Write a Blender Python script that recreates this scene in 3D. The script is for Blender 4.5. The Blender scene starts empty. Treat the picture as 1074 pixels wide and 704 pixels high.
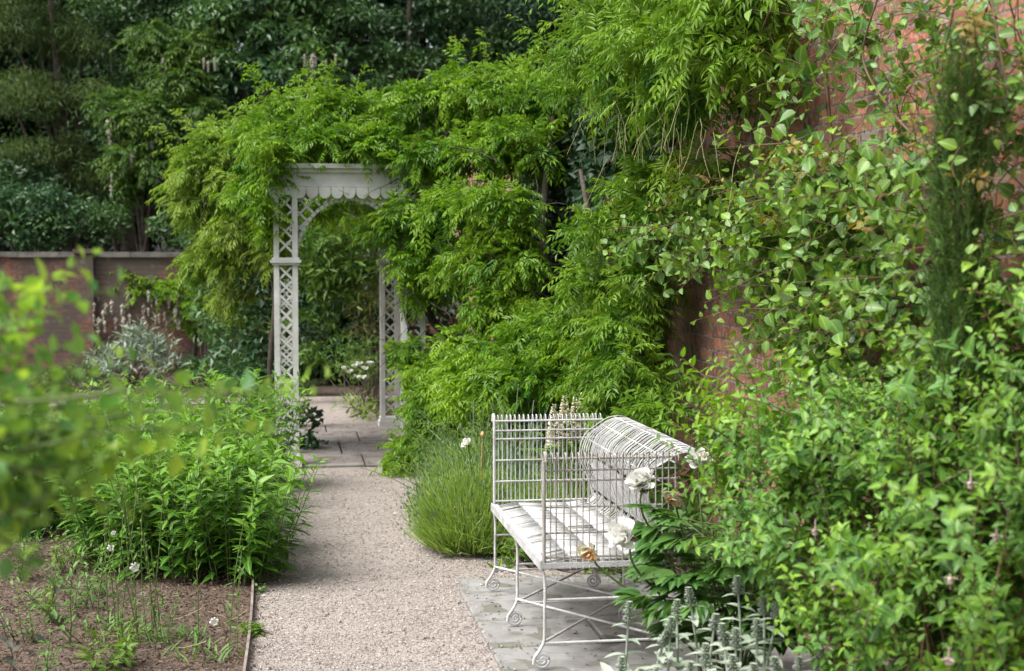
import bpy, math, random
import numpy as np
rng = np.random.default_rng(11)
R = math.radians
sc = bpy.context.scene
COL = sc.collection

# ------------------------------------------------------------------ camera
F = 1520.0                      # focal length in photo pixels (1074 x 704)
CX, CY = 537.0, 352.0
HORIZON = 274.0
CAM_H = 1.8
TILT = math.atan((CY - HORIZON) / F)
YAW = math.atan((CX - 300.0) / F)          # the path runs along +Y
ct, st, cy_, sy_ = math.cos(TILT), math.sin(TILT), math.cos(YAW), math.sin(YAW)
CAM = np.array([0.0, 0.0, CAM_H])

def ray(px, py):
    x = (px - CX) / F; z = (CY - py) / F
    fwd = ct + z * st; up = -st + z * ct          # pitch down
    return np.array([x * cy_ + fwd * sy_, -x * sy_ + fwd * cy_, up])

def W(px, py, d):               # world point at distance d along the view direction
    return CAM + ray(px, py) * d
def Wu(px, py, u):              # world point on the plane x = u
    r = ray(px, py); return CAM + r * (u / r[0])
def G(px, py, z=0.0):           # world point on the ground
    r = ray(px, py); return CAM + r * ((z - CAM_H) / r[2])

# ------------------------------------------------------------------ materials
def mat_new(name):
    m = bpy.data.materials.new(name); m.use_nodes = True
    nt = m.node_tree
    for n in list(nt.nodes): nt.nodes.remove(n)
    out = nt.nodes.new('ShaderNodeOutputMaterial')
    return m, nt, out
def lk(nt, a, b): nt.links.new(a, b)
def rgb(c): return (c[0], c[1], c[2], 1.0)
def mix(nt, fac, a, b, mode='MIX'):
    n = nt.nodes.new('ShaderNodeMix'); n.data_type = 'RGBA'; n.blend_type = mode
    for s, v in ((n.inputs[0], fac), (n.inputs[6], a), (n.inputs[7], b)):
        if hasattr(v, 'is_output') or isinstance(v, bpy.types.NodeSocket): lk(nt, v, s)
        elif isinstance(v, (int, float)): s.default_value = v
        else: s.default_value = rgb(v)
    return n.outputs[2]
def noise(nt, scale, detail=4, vec=None, rough=.55):
    n = nt.nodes.new('ShaderNodeTexNoise'); n.inputs['Scale'].default_value = scale
    n.inputs['Detail'].default_value = detail; n.inputs['Roughness'].default_value = rough
    if vec is not None: lk(nt, vec, n.inputs['Vector'])
    return n.outputs['Fac']
def ramp(nt, fac, lo, hi, a=0.0, b=1.0):
    n = nt.nodes.new('ShaderNodeMapRange'); n.inputs[1].default_value = lo; n.inputs[2].default_value = hi
    n.inputs[3].default_value = a; n.inputs[4].default_value = b
    lk(nt, fac, n.inputs[0]); return n.outputs[0]
def geo_pos(nt): return nt.nodes.new('ShaderNodeNewGeometry').outputs['Position']

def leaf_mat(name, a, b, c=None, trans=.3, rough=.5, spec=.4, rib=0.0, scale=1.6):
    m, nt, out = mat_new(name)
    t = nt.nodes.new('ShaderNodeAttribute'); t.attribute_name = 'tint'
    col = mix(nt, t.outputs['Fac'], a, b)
    if c is not None:
        f = ramp(nt, noise(nt, scale, 3, geo_pos(nt)), .42, .66)
        col = mix(nt, f, col, c)
    if rib:
        ac = nt.nodes.new('ShaderNodeAttribute'); ac.attribute_name = 'across'
        f = ramp(nt, ac.outputs['Fac'], 0.0, .09, rib, 0.0)
        col = mix(nt, f, col, tuple(min(1, x * 1.9 + .05) for x in b))
    p = nt.nodes.new('ShaderNodeBsdfPrincipled')
    lk(nt, col, p.inputs['Base Color']); p.inputs['Roughness'].default_value = rough
    p.inputs['Specular IOR Level'].default_value = spec
    tr = nt.nodes.new('ShaderNodeBsdfTranslucent')
    lk(nt, mix(nt, 1.0, col, (1.25, 1.25, .55), 'MULTIPLY'), tr.inputs['Color'])
    ms = nt.nodes.new('ShaderNodeMixShader'); ms.inputs[0].default_value = trans
    lk(nt, p.outputs[0], ms.inputs[1]); lk(nt, tr.outputs[0], ms.inputs[2]); lk(nt, ms.outputs[0], out.inputs[0])
    return m

def plain_mat(name, a, b, scale=6, rough=.7, bump=0.0, bscale=60, spec=.4, trans=0.0):
    m, nt, out = mat_new(name)
    pos = geo_pos(nt)
    col = mix(nt, ramp(nt, noise(nt, scale, 6, pos), .35, .68), a, b)
    p = nt.nodes.new('ShaderNodeBsdfPrincipled'); lk(nt, col, p.inputs['Base Color'])
    p.inputs['Roughness'].default_value = rough; p.inputs['Specular IOR Level'].default_value = spec
    if bump:
        bn = nt.nodes.new('ShaderNodeBump'); bn.inputs['Strength'].default_value = bump; bn.inputs['Distance'].default_value = .01
        lk(nt, noise(nt, bscale, 6, pos), bn.inputs['Height']); lk(nt, bn.outputs[0], p.inputs['Normal'])
    if trans:
        tr = nt.nodes.new('ShaderNodeBsdfTranslucent'); lk(nt, col, tr.inputs['Color'])
        ms = nt.nodes.new('ShaderNodeMixShader'); ms.inputs[0].default_value = trans
        lk(nt, p.outputs[0], ms.inputs[1]); lk(nt, tr.outputs[0], ms.inputs[2]); lk(nt, ms.outputs[0], out.inputs[0])
    else: lk(nt, p.outputs[0], out.inputs[0])
    return m

def brick_mat(name, axis, a, b, mortar, stain, stain_amt=.5, lo=.45, hi=.65):
    m, nt, out = mat_new(name)
    pos = geo_pos(nt)
    sp = nt.nodes.new('ShaderNodeSeparateXYZ'); lk(nt, pos, sp.inputs[0])
    cb = nt.nodes.new('ShaderNodeCombineXYZ')
    lk(nt, sp.outputs[axis], cb.inputs[0]); lk(nt, sp.outputs[2], cb.inputs[1])
    wob = nt.nodes.new('ShaderNodeTexNoise'); wob.inputs['Scale'].default_value = 9; lk(nt, pos, wob.inputs['Vector'])
    va = nt.nodes.new('ShaderNodeVectorMath'); va.operation = 'MULTIPLY_ADD'
    lk(nt, wob.outputs['Color'], va.inputs[0]); va.inputs[1].default_value = (.016, .016, 0); lk(nt, cb.outputs[0], va.inputs[2])
    br = nt.nodes.new('ShaderNodeTexBrick'); lk(nt, va.outputs[0], br.inputs['Vector'])
    br.inputs['Scale'].default_value = 1; br.inputs['Brick Width'].default_value = .225
    br.inputs['Row Height'].default_value = .076; br.inputs['Mortar Size'].default_value = .006
    br.inputs['Mortar Smooth'].default_value = .35; br.inputs['Bias'].default_value = 0
    br.inputs['Color1'].default_value = rgb(a); br.inputs['Color2'].default_value = rgb(b); br.inputs['Mortar'].default_value = rgb(mortar)
    br.offset = .5; br.squash = .5; br.squash_frequency = 2
    br.inputs['Color1'].default_value = (0, 0, 0, 1); br.inputs['Color2'].default_value = (1, 1, 1, 1); br.inputs['Mortar'].default_value = (.5, .5, .5, 1)
    cr = nt.nodes.new('ShaderNodeValToRGB'); lk(nt, br.outputs['Color'], cr.inputs[0]); e = cr.color_ramp.elements
    e[0].position = 0; e[0].color = rgb(tuple(q * .42 for q in stain)); e[1].position = 1; e[1].color = rgb(tuple(q * 1.25 + .03 for q in a))
    for ps, cc in ((.10, tuple(q * .6 for q in stain)), (.16, tuple(q * .8 for q in b)), (.45, b), (.7, a), (.9, tuple(q * 1.15 for q in a))): k = e.new(ps); k.color = rgb(cc)
    c = mix(nt, ramp(nt, noise(nt, 11, 6, pos), .38, .72, 0, .75), cr.outputs[0], stain)
    c = mix(nt, ramp(nt, noise(nt, 26, 5, pos), .52, .64, 0, .5), c, tuple(q * 1.5 + .06 for q in a))
    mc = mix(nt, ramp(nt, noise(nt, 18, 4, pos), .4, .6), tuple(q * .35 for q in mortar), mortar)
    c = mix(nt, br.outputs['Fac'], c, mc)
    c = mix(nt, ramp(nt, noise(nt, 1.1, 5, pos), lo, hi, 0, stain_amt), c, stain)
    c = mix(nt, ramp(nt, noise(nt, 5, 6, pos), .60, .66, 0, .6), c, mortar)
    p = nt.nodes.new('ShaderNodeBsdfPrincipled'); lk(nt, c, p.inputs['Base Color']); p.inputs['Roughness'].default_value = .92
    p.inputs['Specular IOR Level'].default_value = .2
    h = nt.nodes.new('ShaderNodeMath'); h.operation = 'MULTIPLY_ADD'
    lk(nt, noise(nt, 45, 6, pos), h.inputs[0]); h.inputs[1].default_value = .7
    inv = ramp(nt, br.outputs['Fac'], 0, 1, 1, 0); lk(nt, inv, h.inputs[2])
    bn = nt.nodes.new('ShaderNodeBump'); bn.inputs['Strength'].default_value = .8; bn.inputs['Distance'].default_value = .012
    lk(nt, h.outputs[0], bn.inputs['Height']); lk(nt, bn.outputs[0], p.inputs['Normal'])
    lk(nt, p.outputs[0], out.inputs[0])
    return m

def ground_mat(name, cols, scales, bump=.6, bscale=120, rough=.95, vor=0):
    m, nt, out = mat_new(name)
    pos = geo_pos(nt)
    c = mix(nt, ramp(nt, noise(nt, scales[0], 5, pos), .35, .68), cols[0], cols[1])
    c = mix(nt, ramp(nt, noise(nt, scales[1], 3, pos), .5, .68), c, cols[2])
    hh = noise(nt, bscale, 5, pos)
    if vor:
        v = nt.nodes.new('ShaderNodeTexVoronoi'); v.inputs['Scale'].default_value = vor; lk(nt, pos, v.inputs['Vector'])
        sepc = nt.nodes.new('ShaderNodeSeparateColor'); lk(nt, v.outputs['Color'], sepc.inputs[0])
        c = mix(nt, ramp(nt, sepc.outputs[0], .0, 1, .0, .75), c, cols[3])
        c = mix(nt, ramp(nt, sepc.outputs[1], .82, .95, 0, .8), c, cols[4])
        hh = ramp(nt, v.outputs['Distance'], 0, .6, 1, 0)
    p = nt.nodes.new('ShaderNodeBsdfPrincipled'); lk(nt, c, p.inputs['Base Color']); p.inputs['Roughness'].default_value = rough
    p.inputs['Specular IOR Level'].default_value = .2
    bn = nt.nodes.new('ShaderNodeBump'); bn.inputs['Strength'].default_value = bump; bn.inputs['Distance'].default_value = .008
    lk(nt, hh, bn.inputs['Height']); lk(nt, bn.outputs[0], p.inputs['Normal']); lk(nt, p.outputs[0], out.inputs[0])
    return m

M = {}
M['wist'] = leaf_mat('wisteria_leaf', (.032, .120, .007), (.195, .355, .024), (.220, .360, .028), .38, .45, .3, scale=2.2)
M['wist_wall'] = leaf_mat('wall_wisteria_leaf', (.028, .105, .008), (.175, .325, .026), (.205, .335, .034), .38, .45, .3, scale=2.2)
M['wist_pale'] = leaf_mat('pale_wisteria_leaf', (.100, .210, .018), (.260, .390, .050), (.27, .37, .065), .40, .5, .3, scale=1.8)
M['ivy'] = leaf_mat('ivy_leaf', (0.016, 0.051, 0.018), (0.041, 0.098, 0.032), None, .2, .35, .45)
M['yew'] = leaf_mat('yew_leaf', (0.017, 0.053, 0.019), (0.038, 0.086, 0.027), (0.015, 0.041, 0.017), .15, .5, .3, scale=.6)
M['laurel'] = leaf_mat('laurel_leaf', (0.018, 0.056, 0.019), (0.066, 0.150, 0.046), (0.070, 0.150, 0.035), .22, .42, .4, scale=.5)
M['blue_leaf'] = leaf_mat('broad_tree_leaf', (0.023, 0.074, 0.035), (0.066, 0.144, 0.060), (0.088, 0.176, 0.039), .22, .42, .4, scale=.6)
M['olive'] = leaf_mat('feathery_tree_leaf', (0.055, 0.100, 0.026), (0.146, 0.209, 0.051), (0.041, 0.080, 0.022), .25, .6, .3, scale=.5)
M['creeper'] = leaf_mat('creeper_leaf', (.045, .115, .016), (.135, .225, .035), (.06, .13, .03), .3, .5, .3, scale=1.2)
M['mid'] = leaf_mat('shrub_leaf', (.036, .100, .015), (.095, .190, .030), (.13, .22, .035), .3, .5, .3, scale=1.5)
M['yellow_shrub'] = leaf_mat('yellow_shrub_leaf', (.13, .18, .04), (.22, .26, .08), None, .3, .6, .3)
M['phlox'] = leaf_mat('phlox_leaf', (.034, .130, .012), (.175, .340, .034), None, .34, .42, .4, rib=.5)
M['lavender'] = leaf_mat('lavender_blade', (.18, .31, .055), (.40, .52, .16), None, .32, .6, .3)
M['bed_leaf'] = leaf_mat('border_leaf', (.08, .175, .020), (.18, .29, .045), None, .33, .5, .3)
M['blade'] = leaf_mat('grey_blade', (.09, .16, .085), (.18, .26, .14), None, .2, .5, .4)
M['climb'] = leaf_mat('climber_leaf', (.026, .098, .018), (.235, .375, .036), (.110, .225, .062), .30, .40, .42, rib=.35, scale=5)
M['rust'] = leaf_mat('young_rust_leaf', (.20, .15, .035), (.30, .24, .055), None, .35, .45, .4)
M['fuchsia'] = leaf_mat('fuchsia_leaf', (.026, .105, .014), (.250, .430, .036), (.100, .235, .052), .34, .45, .4, rib=.3, scale=5)
M['near'] = leaf_mat('near_shoot_leaf', (.090, .235, .075), (.360, .540, .080), None, .45, .40, .5)
M['peony_leaf'] = leaf_mat('peony_leaf', (.035, .105, .020), (.100, .205, .045), None, .25, .33, .5, rib=.4)
M['silver'] = leaf_mat('silver_leaf', (.24, .30, .22), (.40, .45, .37), None, .12, .95, .1)
M['silver_bush'] = leaf_mat('silver_bush_leaf', (.16, .22, .16), (.36, .42, .34), None, .15, .8, .2)
M['cypress'] = leaf_mat('cypress_needle', (.030, .085, .015), (.10, .17, .03), None, .15, .6, .3)
M['weed'] = leaf_mat('seedling_leaf', (.07, .17, .030), (.15, .27, .055), None, .3, .5, .4)
M['darkweed'] = leaf_mat('dark_seedling_leaf', (.03, .05, .03), (.07, .06, .04), None, .2, .5, .4)
M['lawn'] = leaf_mat('lawn_blade', (.12, .20, .04), (.20, .27, .07), None, .3, .6, .3)
M['stem'] = plain_mat('green_stem', (.075, .125, .03), (.12, .16, .05), 20)
M['stem_red'] = plain_mat('reddish_stem', (.10, .06, .035), (.16, .10, .05), 14)
M['dry'] = plain_mat('dry_stem', (.27, .27, .11), (.38, .36, .18), 14)
M['bark'] = plain_mat('bark', (.045, .035, .026), (.11, .09, .07), 9, .9, .8, 40)
M['bark_pale'] = plain_mat('pale_bark', (.12, .11, .10), (.2, .18, .16), 5, .9, .8, 30)
M['cream'] = plain_mat('cream_petal', (.62, .58, .40), (.75, .72, .58), 40, .7, trans=.25)
M['raceme'] = plain_mat('faded_raceme', (.42, .40, .32), (.60, .56, .47), 30, .7, trans=.25)
M['white'] = plain_mat('white_petal', (.80, .80, .76), (.86, .85, .80), 30, .6, trans=.25)
M['orange'] = plain_mat('wilted_petal', (.55, .25, .06), (.72, .52, .30), 45, .7, trans=.2)
M['pink'] = plain_mat('pink_petal', (.50, .36, .35), (.64, .53, .49), 30, .6, trans=.25)
M['lilac'] = plain_mat('lilac_wool', (.30, .26, .33), (.40, .38, .42), 60, .9)
M['gold'] = plain_mat('stamen', (.62, .36, .05), (.7, .45, .1), 40, .8)
M['paint'] = plain_mat('white_pergola_paint', (.62, .62, .60), (.42, .42, .39), 4.5, .6, .2, 40)
M['iron'] = plain_mat('white_bench_paint', (.58, .58, .58), (.37, .365, .35), 11, .5, .4, 120)
M['iron_shade_worn'] = plain_mat('shade_worn_bench_paint', (.40, .38, .35), (.24, .21, .18), 9, .6, .3, 90)  # near arm: its shadow side painted in as greyer colour, with rust and dirt
M['rustmetal'] = plain_mat('edging_metal', (.16, .12, .10), (.30, .25, .22), 12, .8, .2, 60)
M['coping'] = plain_mat('stone_coping', (.10, .095, .085), (.22, .20, .18), 5, .95, .7, 30)
M['twine'] = plain_mat('wall_wire', (.12, .11, .10), (.18, .17, .15), 10, .5)
M['brick'] = brick_mat('brick_right', 1, (.42, .175, .105), (.28, .112, .078), (.38, .335, .295), (.17, .135, .115), .5)
M['brick_far'] = brick_mat('brick_far', 0, (.27, .105, .065), (.19, .080, .058), (.20, .175, .15), (.11, .09, .075), .95, .36, .56)
M['gravel'] = ground_mat('gravel', ((.205, .170, .146), (.315, .272, .240), (.19, .155, .135), (.40, .36, .33), (.10, .082, .074)), (.9, 5), .9, 150, vor=95)
M['soil'] = ground_mat('soil', ((.060, .045, .034), (.10, .075, .058), (.035, .027, .02)), (6, 30), 1.0, 60)
M['mulch'] = ground_mat('mulch', ((.080, .056, .042), (.125, .090, .068), (.042, .03, .022), (.15, .11, .085), (.03, .022, .016)), (3, 18), 1.0, 60, vor=55)
M['chip'] = leaf_mat('bark_chip', (.040, .029, .022), (.21, .15, .11), None, 0.0, .95, .15)
M['pebble'] = leaf_mat('pebble', (.17, .142, .122), (.44, .39, .355), None, 0.0, .9, .25)
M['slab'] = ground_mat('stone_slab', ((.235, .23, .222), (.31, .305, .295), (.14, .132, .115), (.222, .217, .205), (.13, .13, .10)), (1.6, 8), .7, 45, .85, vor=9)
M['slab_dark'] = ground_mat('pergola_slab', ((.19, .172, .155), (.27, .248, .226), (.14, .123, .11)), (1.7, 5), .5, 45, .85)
M['lawn_base'] = ground_mat('lawn_base', ((.09, .14, .035), (.13, .18, .05), (.07, .11, .03)), (2, 12), .8, 120)

# ------------------------------------------------------------------ mesh helpers
def unit(a):
    return a / np.maximum(np.linalg.norm(a, axis=-1, keepdims=True), 1e-9)
DOWN = np.array([0, 0, -1.0]); UP = np.array([0, 0, 1.0])

def _tmpl(rows, fold, curl):
    """rows: (t, halfwidth); first and last are points."""
    v = [(0, rows[0][0])]; T = []; prev = None
    for (t, w) in rows[1:-1]:
        i = len(v); v += [(-w, t), (0, t), (w, t)]
        if prev is None: T += [(0, i + 1, i), (0, i + 2, i + 1)]
        else: T += [(prev, prev + 1, i + 1), (prev, i + 1, i), (prev + 1, prev + 2, i + 2), (prev + 1, i + 2, i + 1)]
        prev = i
    e = len(v); v.append((0, rows[-1][0])); T += [(prev, prev + 1, e), (prev + 1, prev + 2, e)]
    v = np.array(v, float)
    return v, np.array(T, np.int64), np.abs(v[:, 0])
TM = {
    'dia': (np.array([(0, 0), (-.5, .42), (0, 1), (.5, .42)], float), np.array([(0, 2, 1), (0, 3, 2)]), np.array([0, .5, 0, .5])),
    'lance': _tmpl([(0, 0), (.28, .46), (.6, .42), (1, 0)], 0, 0),
    'ovate': _tmpl([(0, 0), (.1, .3), (.32, .5), (.62, .40), (.84, .2), (1, 0)], 0, 0),
    'petal': _tmpl([(0, 0), (.2, .22), (.55, .46), (.82, .5), (.96, .34), (1, 0)], 0, 0),
    'blade': _tmpl([(0, 0), (.05, .4), (.5, .5), (1, 0)], 0, 0),
}

class MB:
    def __init__(s): s.V = []; s.T = []; s.tint = []; s.ac = []; s.n = 0
    def add(s, V, T, tint=.5, ac=.5):
        V = np.asarray(V, float).reshape(-1, 3); n = len(V)
        s.V.append(V); s.T.append(np.asarray(T, np.int64).reshape(-1, 3) + s.n)
        s.tint.append(np.broadcast_to(np.asarray(tint, float), (n,))); s.ac.append(np.broadcast_to(np.asarray(ac, float), (n,))); s.n += n
    def leaves(s, P, D, N, L, Wd, tm='dia', fold=.15, curl=.15, tint=None):
        P = np.asarray(P, float); n = len(P)
        if n == 0: return
        tv, tt, ta = TM[tm]; k = len(tv)
        D = unit(np.broadcast_to(D, (n, 3))); S = unit(np.cross(D, np.broadcast_to(N, (n, 3)))); N = np.cross(S, D)
        L = np.broadcast_to(L, (n,)); Wd = np.broadcast_to(Wd, (n,))
        fold = np.broadcast_to(fold, (n,)); curl = np.broadcast_to(curl, (n,))
        a = tv[:, 0][None, :, None]; t = tv[:, 1][None, :, None]
        h = (np.abs(tv[:, 0])[None, :] * 2 * fold[:, None] * Wd[:, None] - (tv[:, 1] ** 2)[None, :] * curl[:, None] * L[:, None])[:, :, None]
        V = P[:, None, :] + D[:, None, :] * (t * L[:, None, None]) + S[:, None, :] * (a * Wd[:, None, None]) + N[:, None, :] * h
        T = tt[None] + (np.arange(n) * k)[:, None, None]
        if tint is None: tint = rng.random(n)
        s.add(V, T, np.repeat(np.broadcast_to(tint, (n,)), k), np.tile(ta, n))
    def tube(s, pts, r, sides=5, tint=.5):
        pts = np.asarray(pts, float); k = len(pts); r = np.broadcast_to(r, (k,))
        tg = unit(np.gradient(pts, axis=0))
        ref = np.array([0, 0, 1.0]) if abs(tg[:, 2]).mean() < .8 else np.array([1.0, 0, 0])
        a = unit(np.cross(tg, ref)); b = np.cross(tg, a)
        th = np.arange(sides) * 2 * math.pi / sides
        V = pts[:, None] + (a[:, None] * np.cos(th)[None, :, None] + b[:, None] * np.sin(th)[None, :, None]) * r[:, None, None]
        i = np.arange(k - 1)[:, None] * sides; j = np.arange(sides)[None]; j2 = (j + 1) % sides
        A = i + j; B = i + j2; Cc = A + sides; Dd = B + sides
        T = np.concatenate([np.stack([A, B, Dd], -1).reshape(-1, 3), np.stack([A, Dd, Cc], -1).reshape(-1, 3)])
        s.add(V, T, tint)
    def bar(s, a, b, r, sides=6): s.tube([a, b], r, sides)
    def box(s, lo, hi):
        (x0, y0, z0), (x1, y1, z1) = lo, hi
        V = [(x0, y0, z0), (x1, y0, z0), (x1, y1, z0), (x0, y1, z0), (x0, y0, z1), (x1, y0, z1), (x1, y1, z1), (x0, y1, z1)]
        T = [(0, 2, 1), (0, 3, 2), (4, 5, 6), (4, 6, 7), (0, 1, 5), (0, 5, 4), (1, 2, 6), (1, 6, 5), (2, 3, 7), (2, 7, 6), (3, 0, 4), (3, 4, 7)]
        s.add(V, T)
    def beam(s, a, b, wv, hv):
        """bar of rectangular section from a to b; wv, hv are half-extent vectors."""
        a, b, wv, hv = map(lambda q: np.asarray(q, float), (a, b, wv, hv))
        V = [a - wv - hv, a + wv - hv, a + wv + hv, a - wv + hv, b - wv - hv, b + wv - hv, b + wv + hv, b - wv + hv]
        T = [(0, 1, 2), (0, 2, 3), (4, 6, 5), (4, 7, 6), (0, 4, 5), (0, 5, 1), (1, 5, 6), (1, 6, 2), (2, 6, 7), (2, 7, 3), (3, 7, 4), (3, 4, 0)]
        s.add(V, T)
    def prism(s, poly, y0, y1, axis='y'):
        """convex-ish polygon (x,z) pushed from y0 to y1."""
        n = len(poly); V = [(p[0], y0, p[1]) for p in poly] + [(p[0], y1, p[1]) for p in poly]
        T = [(0, i, i + 1) for i in range(1, n - 1)] + [(n, n + i + 1, n + i) for i in range(1, n - 1)]
        for i in range(n):
            j = (i + 1) % n; T += [(i, n + i, n + j), (i, n + j, j)]
        s.add(V, T)
    def egg(s, c, ax, L, r, sides=6, rings=4, tint=.5):
        t = np.linspace(0, 1, rings + 2); ax = unit(np.asarray(ax, float))
        pts = np.asarray(c, float) + ax * (t[:, None] * L)
        s.tube(pts, np.maximum(np.sin(t * math.pi) ** .8 * r, r * .06), sides, tint)
    def build(s, name, mat, parent=None, smooth=False):
        V = np.concatenate(s.V); T = np.concatenate(s.T)
        me = bpy.data.meshes.new(name); me.vertices.add(len(V)); me.vertices.foreach_set('co', V.astype(np.float32).ravel())
        me.loops.add(T.size); me.loops.foreach_set('vertex_index', T.astype(np.int32).ravel())
        me.polygons.add(len(T)); me.polygons.foreach_set('loop_start', (np.arange(len(T)) * 3).astype(np.int32))
        me.update(calc_edges=True)
        for nm, arr in (('tint', s.tint), ('across', s.ac)):
            at = me.attributes.new(nm, 'FLOAT', 'POINT'); at.data.foreach_set('value', np.concatenate(arr).astype(np.float32))
        sm = smooth or name in ('stem', 'trunk', 'shoot_stem', 'training_wire', 'stretcher', 'cross_brace', 'back_rail', 'dry_strands', 'bud')
        me.polygons.foreach_set('use_smooth', np.full(len(T), sm))
        me.materials.append(mat)
        o = bpy.data.objects.new(name, me); COL.objects.link(o)
        if parent is not None:
            o.parent = parent; o.matrix_parent_inverse = parent.matrix_world.inverted()
        return o

def tag(o, label=None, cat=None, group=None, kind=None):
    if label: o['label'] = label
    if cat: o['category'] = cat
    if group: o['group'] = group
    if kind: o['kind'] = kind
    return o
def thing(name, label, cat, loc=(0, 0, 0), group=None):
    o = bpy.data.objects.new(name, None); COL.objects.link(o); o.location = loc; o.empty_display_size = .1
    o.matrix_world.translation = loc
    return tag(o, label, cat, group)
def structure(name, mb, mat): return tag(mb.build(name, mat), kind='structure')
def copy_tree(o, loc, rotz, scale, label, parent=None):
    c = o.copy(); COL.objects.link(c)
    if parent is not None: c.parent = parent
    else:
        c.location = loc; c.rotation_euler = (0, 0, rotz); c.scale = (scale, scale, scale); c['label'] = label
    for ch in o.children: copy_tree(ch, None, 0, 1, None, c)
    return c

# ------------------------------------------------------------------ foliage helpers
def shell(c, r, n, inner=.72, low=.35):
    """points and outward normals over an ellipsoid, thinner on the underside."""
    r = np.broadcast_to(np.asarray(r, float), (3,))
    m = int(n * 1.5) + 8
    d = unit(rng.normal(size=(m, 3)))
    keep = (d[:, 2] > -.25) | (rng.random(m) < low)
    d = d[keep][:n]
    f = inner + (1.12 - inner) * rng.random(len(d)) ** .7
    return np.asarray(c) + d * r * f[:, None], unit(d / r)
def lumps(blobs, k, f=.5, spread=.62, squash=.8):
    out = []
    for c, r in blobs:
        d = unit(rng.normal(size=(k, 3))); d[:, 2] = np.abs(d[:, 2]) * .7 + d[:, 2] * .3
        rr = np.broadcast_to(np.asarray(r, float), (3,))
        for q in d:
            s = f * (.75 + .5 * rng.random())
            out.append((np.asarray(c) + q * rr * spread, rr * s * np.array([1, 1, squash])))
    return out
def pinnate(mb, P, N, L, pairs, ll, lw, droop=.35, spread=.55, tint_lo=0, tint_hi=1, out=.55):
    """compound leaves hanging outwards from the points P."""
    n = len(P)
    if n == 0: return
    Rd = unit(N * out + rng.normal(size=(n, 3)) * spread + DOWN * .22)
    Ls = L * (.7 + .6 * rng.random(n))
    S = unit(np.cross(Rd, UP + rng.normal(size=(n, 3)) * .35)); Nn = np.cross(S, Rd)
    tint = tint_lo + (tint_hi - tint_lo) * rng.random(n)
    ts = np.concatenate([np.repeat(np.linspace(.22, .92, pairs), 2), [1.0]])
    sg = np.concatenate([np.tile([1, -1], pairs), [0]])
    for t, s_ in zip(ts, sg):
        Q = P + Rd * (Ls * t)[:, None] + DOWN * (Ls * droop * t * t)[:, None]
        Rt = unit(Rd + DOWN * 2 * droop * t)
        D = unit(Rt * (.62 if s_ else 1.0) + S * s_ * .75 + DOWN * .22 + rng.normal(size=(n, 3)) * .16)
        k = (1 - .35 * abs(t - .5)) * (.8 + .4 * rng.random(n))
        mb.leaves(Q, D, Nn, ll * k, lw * k, 'dia', .2, .2, np.clip(tint + rng.normal(size=n) * .1, 0, 1))
def scatter(mb, P, N, L, Wd, tm='dia', out=.5, spread=.7, droop=.25, curl=.15, nrm_up=.6, tint=None):
    n = len(P)
    if n == 0: return
    D = unit(N * out + rng.normal(size=(n, 3)) * spread + DOWN * droop)
    Nn = unit(N * (1 - nrm_up) + UP * nrm_up + rng.normal(size=(n, 3)) * .4)
    k = .65 + .7 * rng.random(n)
    mb.leaves(P, D, Nn, L * k, Wd * k, tm, .18, curl, tint)
def curve(p0, d0, L, k=8, droop=.3, wob=.1):
    d = unit(np.asarray(d0, float)); pts = [np.asarray(p0, float)]
    for i in range(k):
        d = unit(d + DOWN * droop / k + rng.normal(size=3) * wob / math.sqrt(k)); pts.append(pts[-1] + d * L / k)
    return np.array(pts)
def along(pts, t):
    k = len(pts) - 1; x = np.clip(np.asarray(t) * k, 0, k - 1e-6); i = x.astype(int); f = (x - i)[:, None]
    return pts[i] * (1 - f) + pts[i + 1] * f, unit(pts[i + 1] - pts[i])
def shoot(ml, ms, p0, d0, L, n, ll, lw, tm='ovate', droop=.3, wob=.15, r=.003, t0=.12, pairs=False, leafdrop=.25, lean=.45, taper=.5, curl=.2, tint=None, sides=5, rad_up=.3):
    pts = curve(p0, d0, L, 8, droop, wob)
    if ms is not None: ms.tube(pts, np.linspace(r, r * .45, len(pts)), sides)
    t = np.linspace(t0, 1, n) + rng.normal(size=n) * .01
    if pairs: t = np.repeat(t, 2)
    P, Tn = along(pts, np.clip(t, 0, 1))
    m = len(t); ang = (np.arange(m) // 2 * (math.pi / 2) + (np.arange(m) % 2) * math.pi) if pairs else np.arange(m) * 2.4
    ang = ang + rng.random() * 6.28 + rng.normal(size=m) * .25
    a = unit(np.cross(Tn, np.array([.3, .2, 1.0]) + rng.normal(size=3) * .1)); b = np.cross(Tn, a)
    rad = a * np.cos(ang)[:, None] + b * np.sin(ang)[:, None]
    D = unit(rad + Tn * lean + DOWN * leafdrop + UP * rad_up * t[:, None] + rng.normal(size=(m, 3)) * .15)
    sz = (1 - taper * t) * (.55 + .75 * rng.random(m)) * (.75 + .5 * rng.random())
    Nn = unit(Tn * .6 + UP * .8 + rng.normal(size=(m, 3)) * .3)
    ti = np.clip(.05 + rng.random(m) * .45 + .6 * t ** 2 - .2 * rng.random(), 0, 1) if tint is None else np.clip(tint + rng.normal(size=m) * .2, 0, 1)
    ml.leaves(P + D * .006, D, Nn, ll * sz, lw * sz, tm, .16, curl, ti)
    return pts
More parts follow.
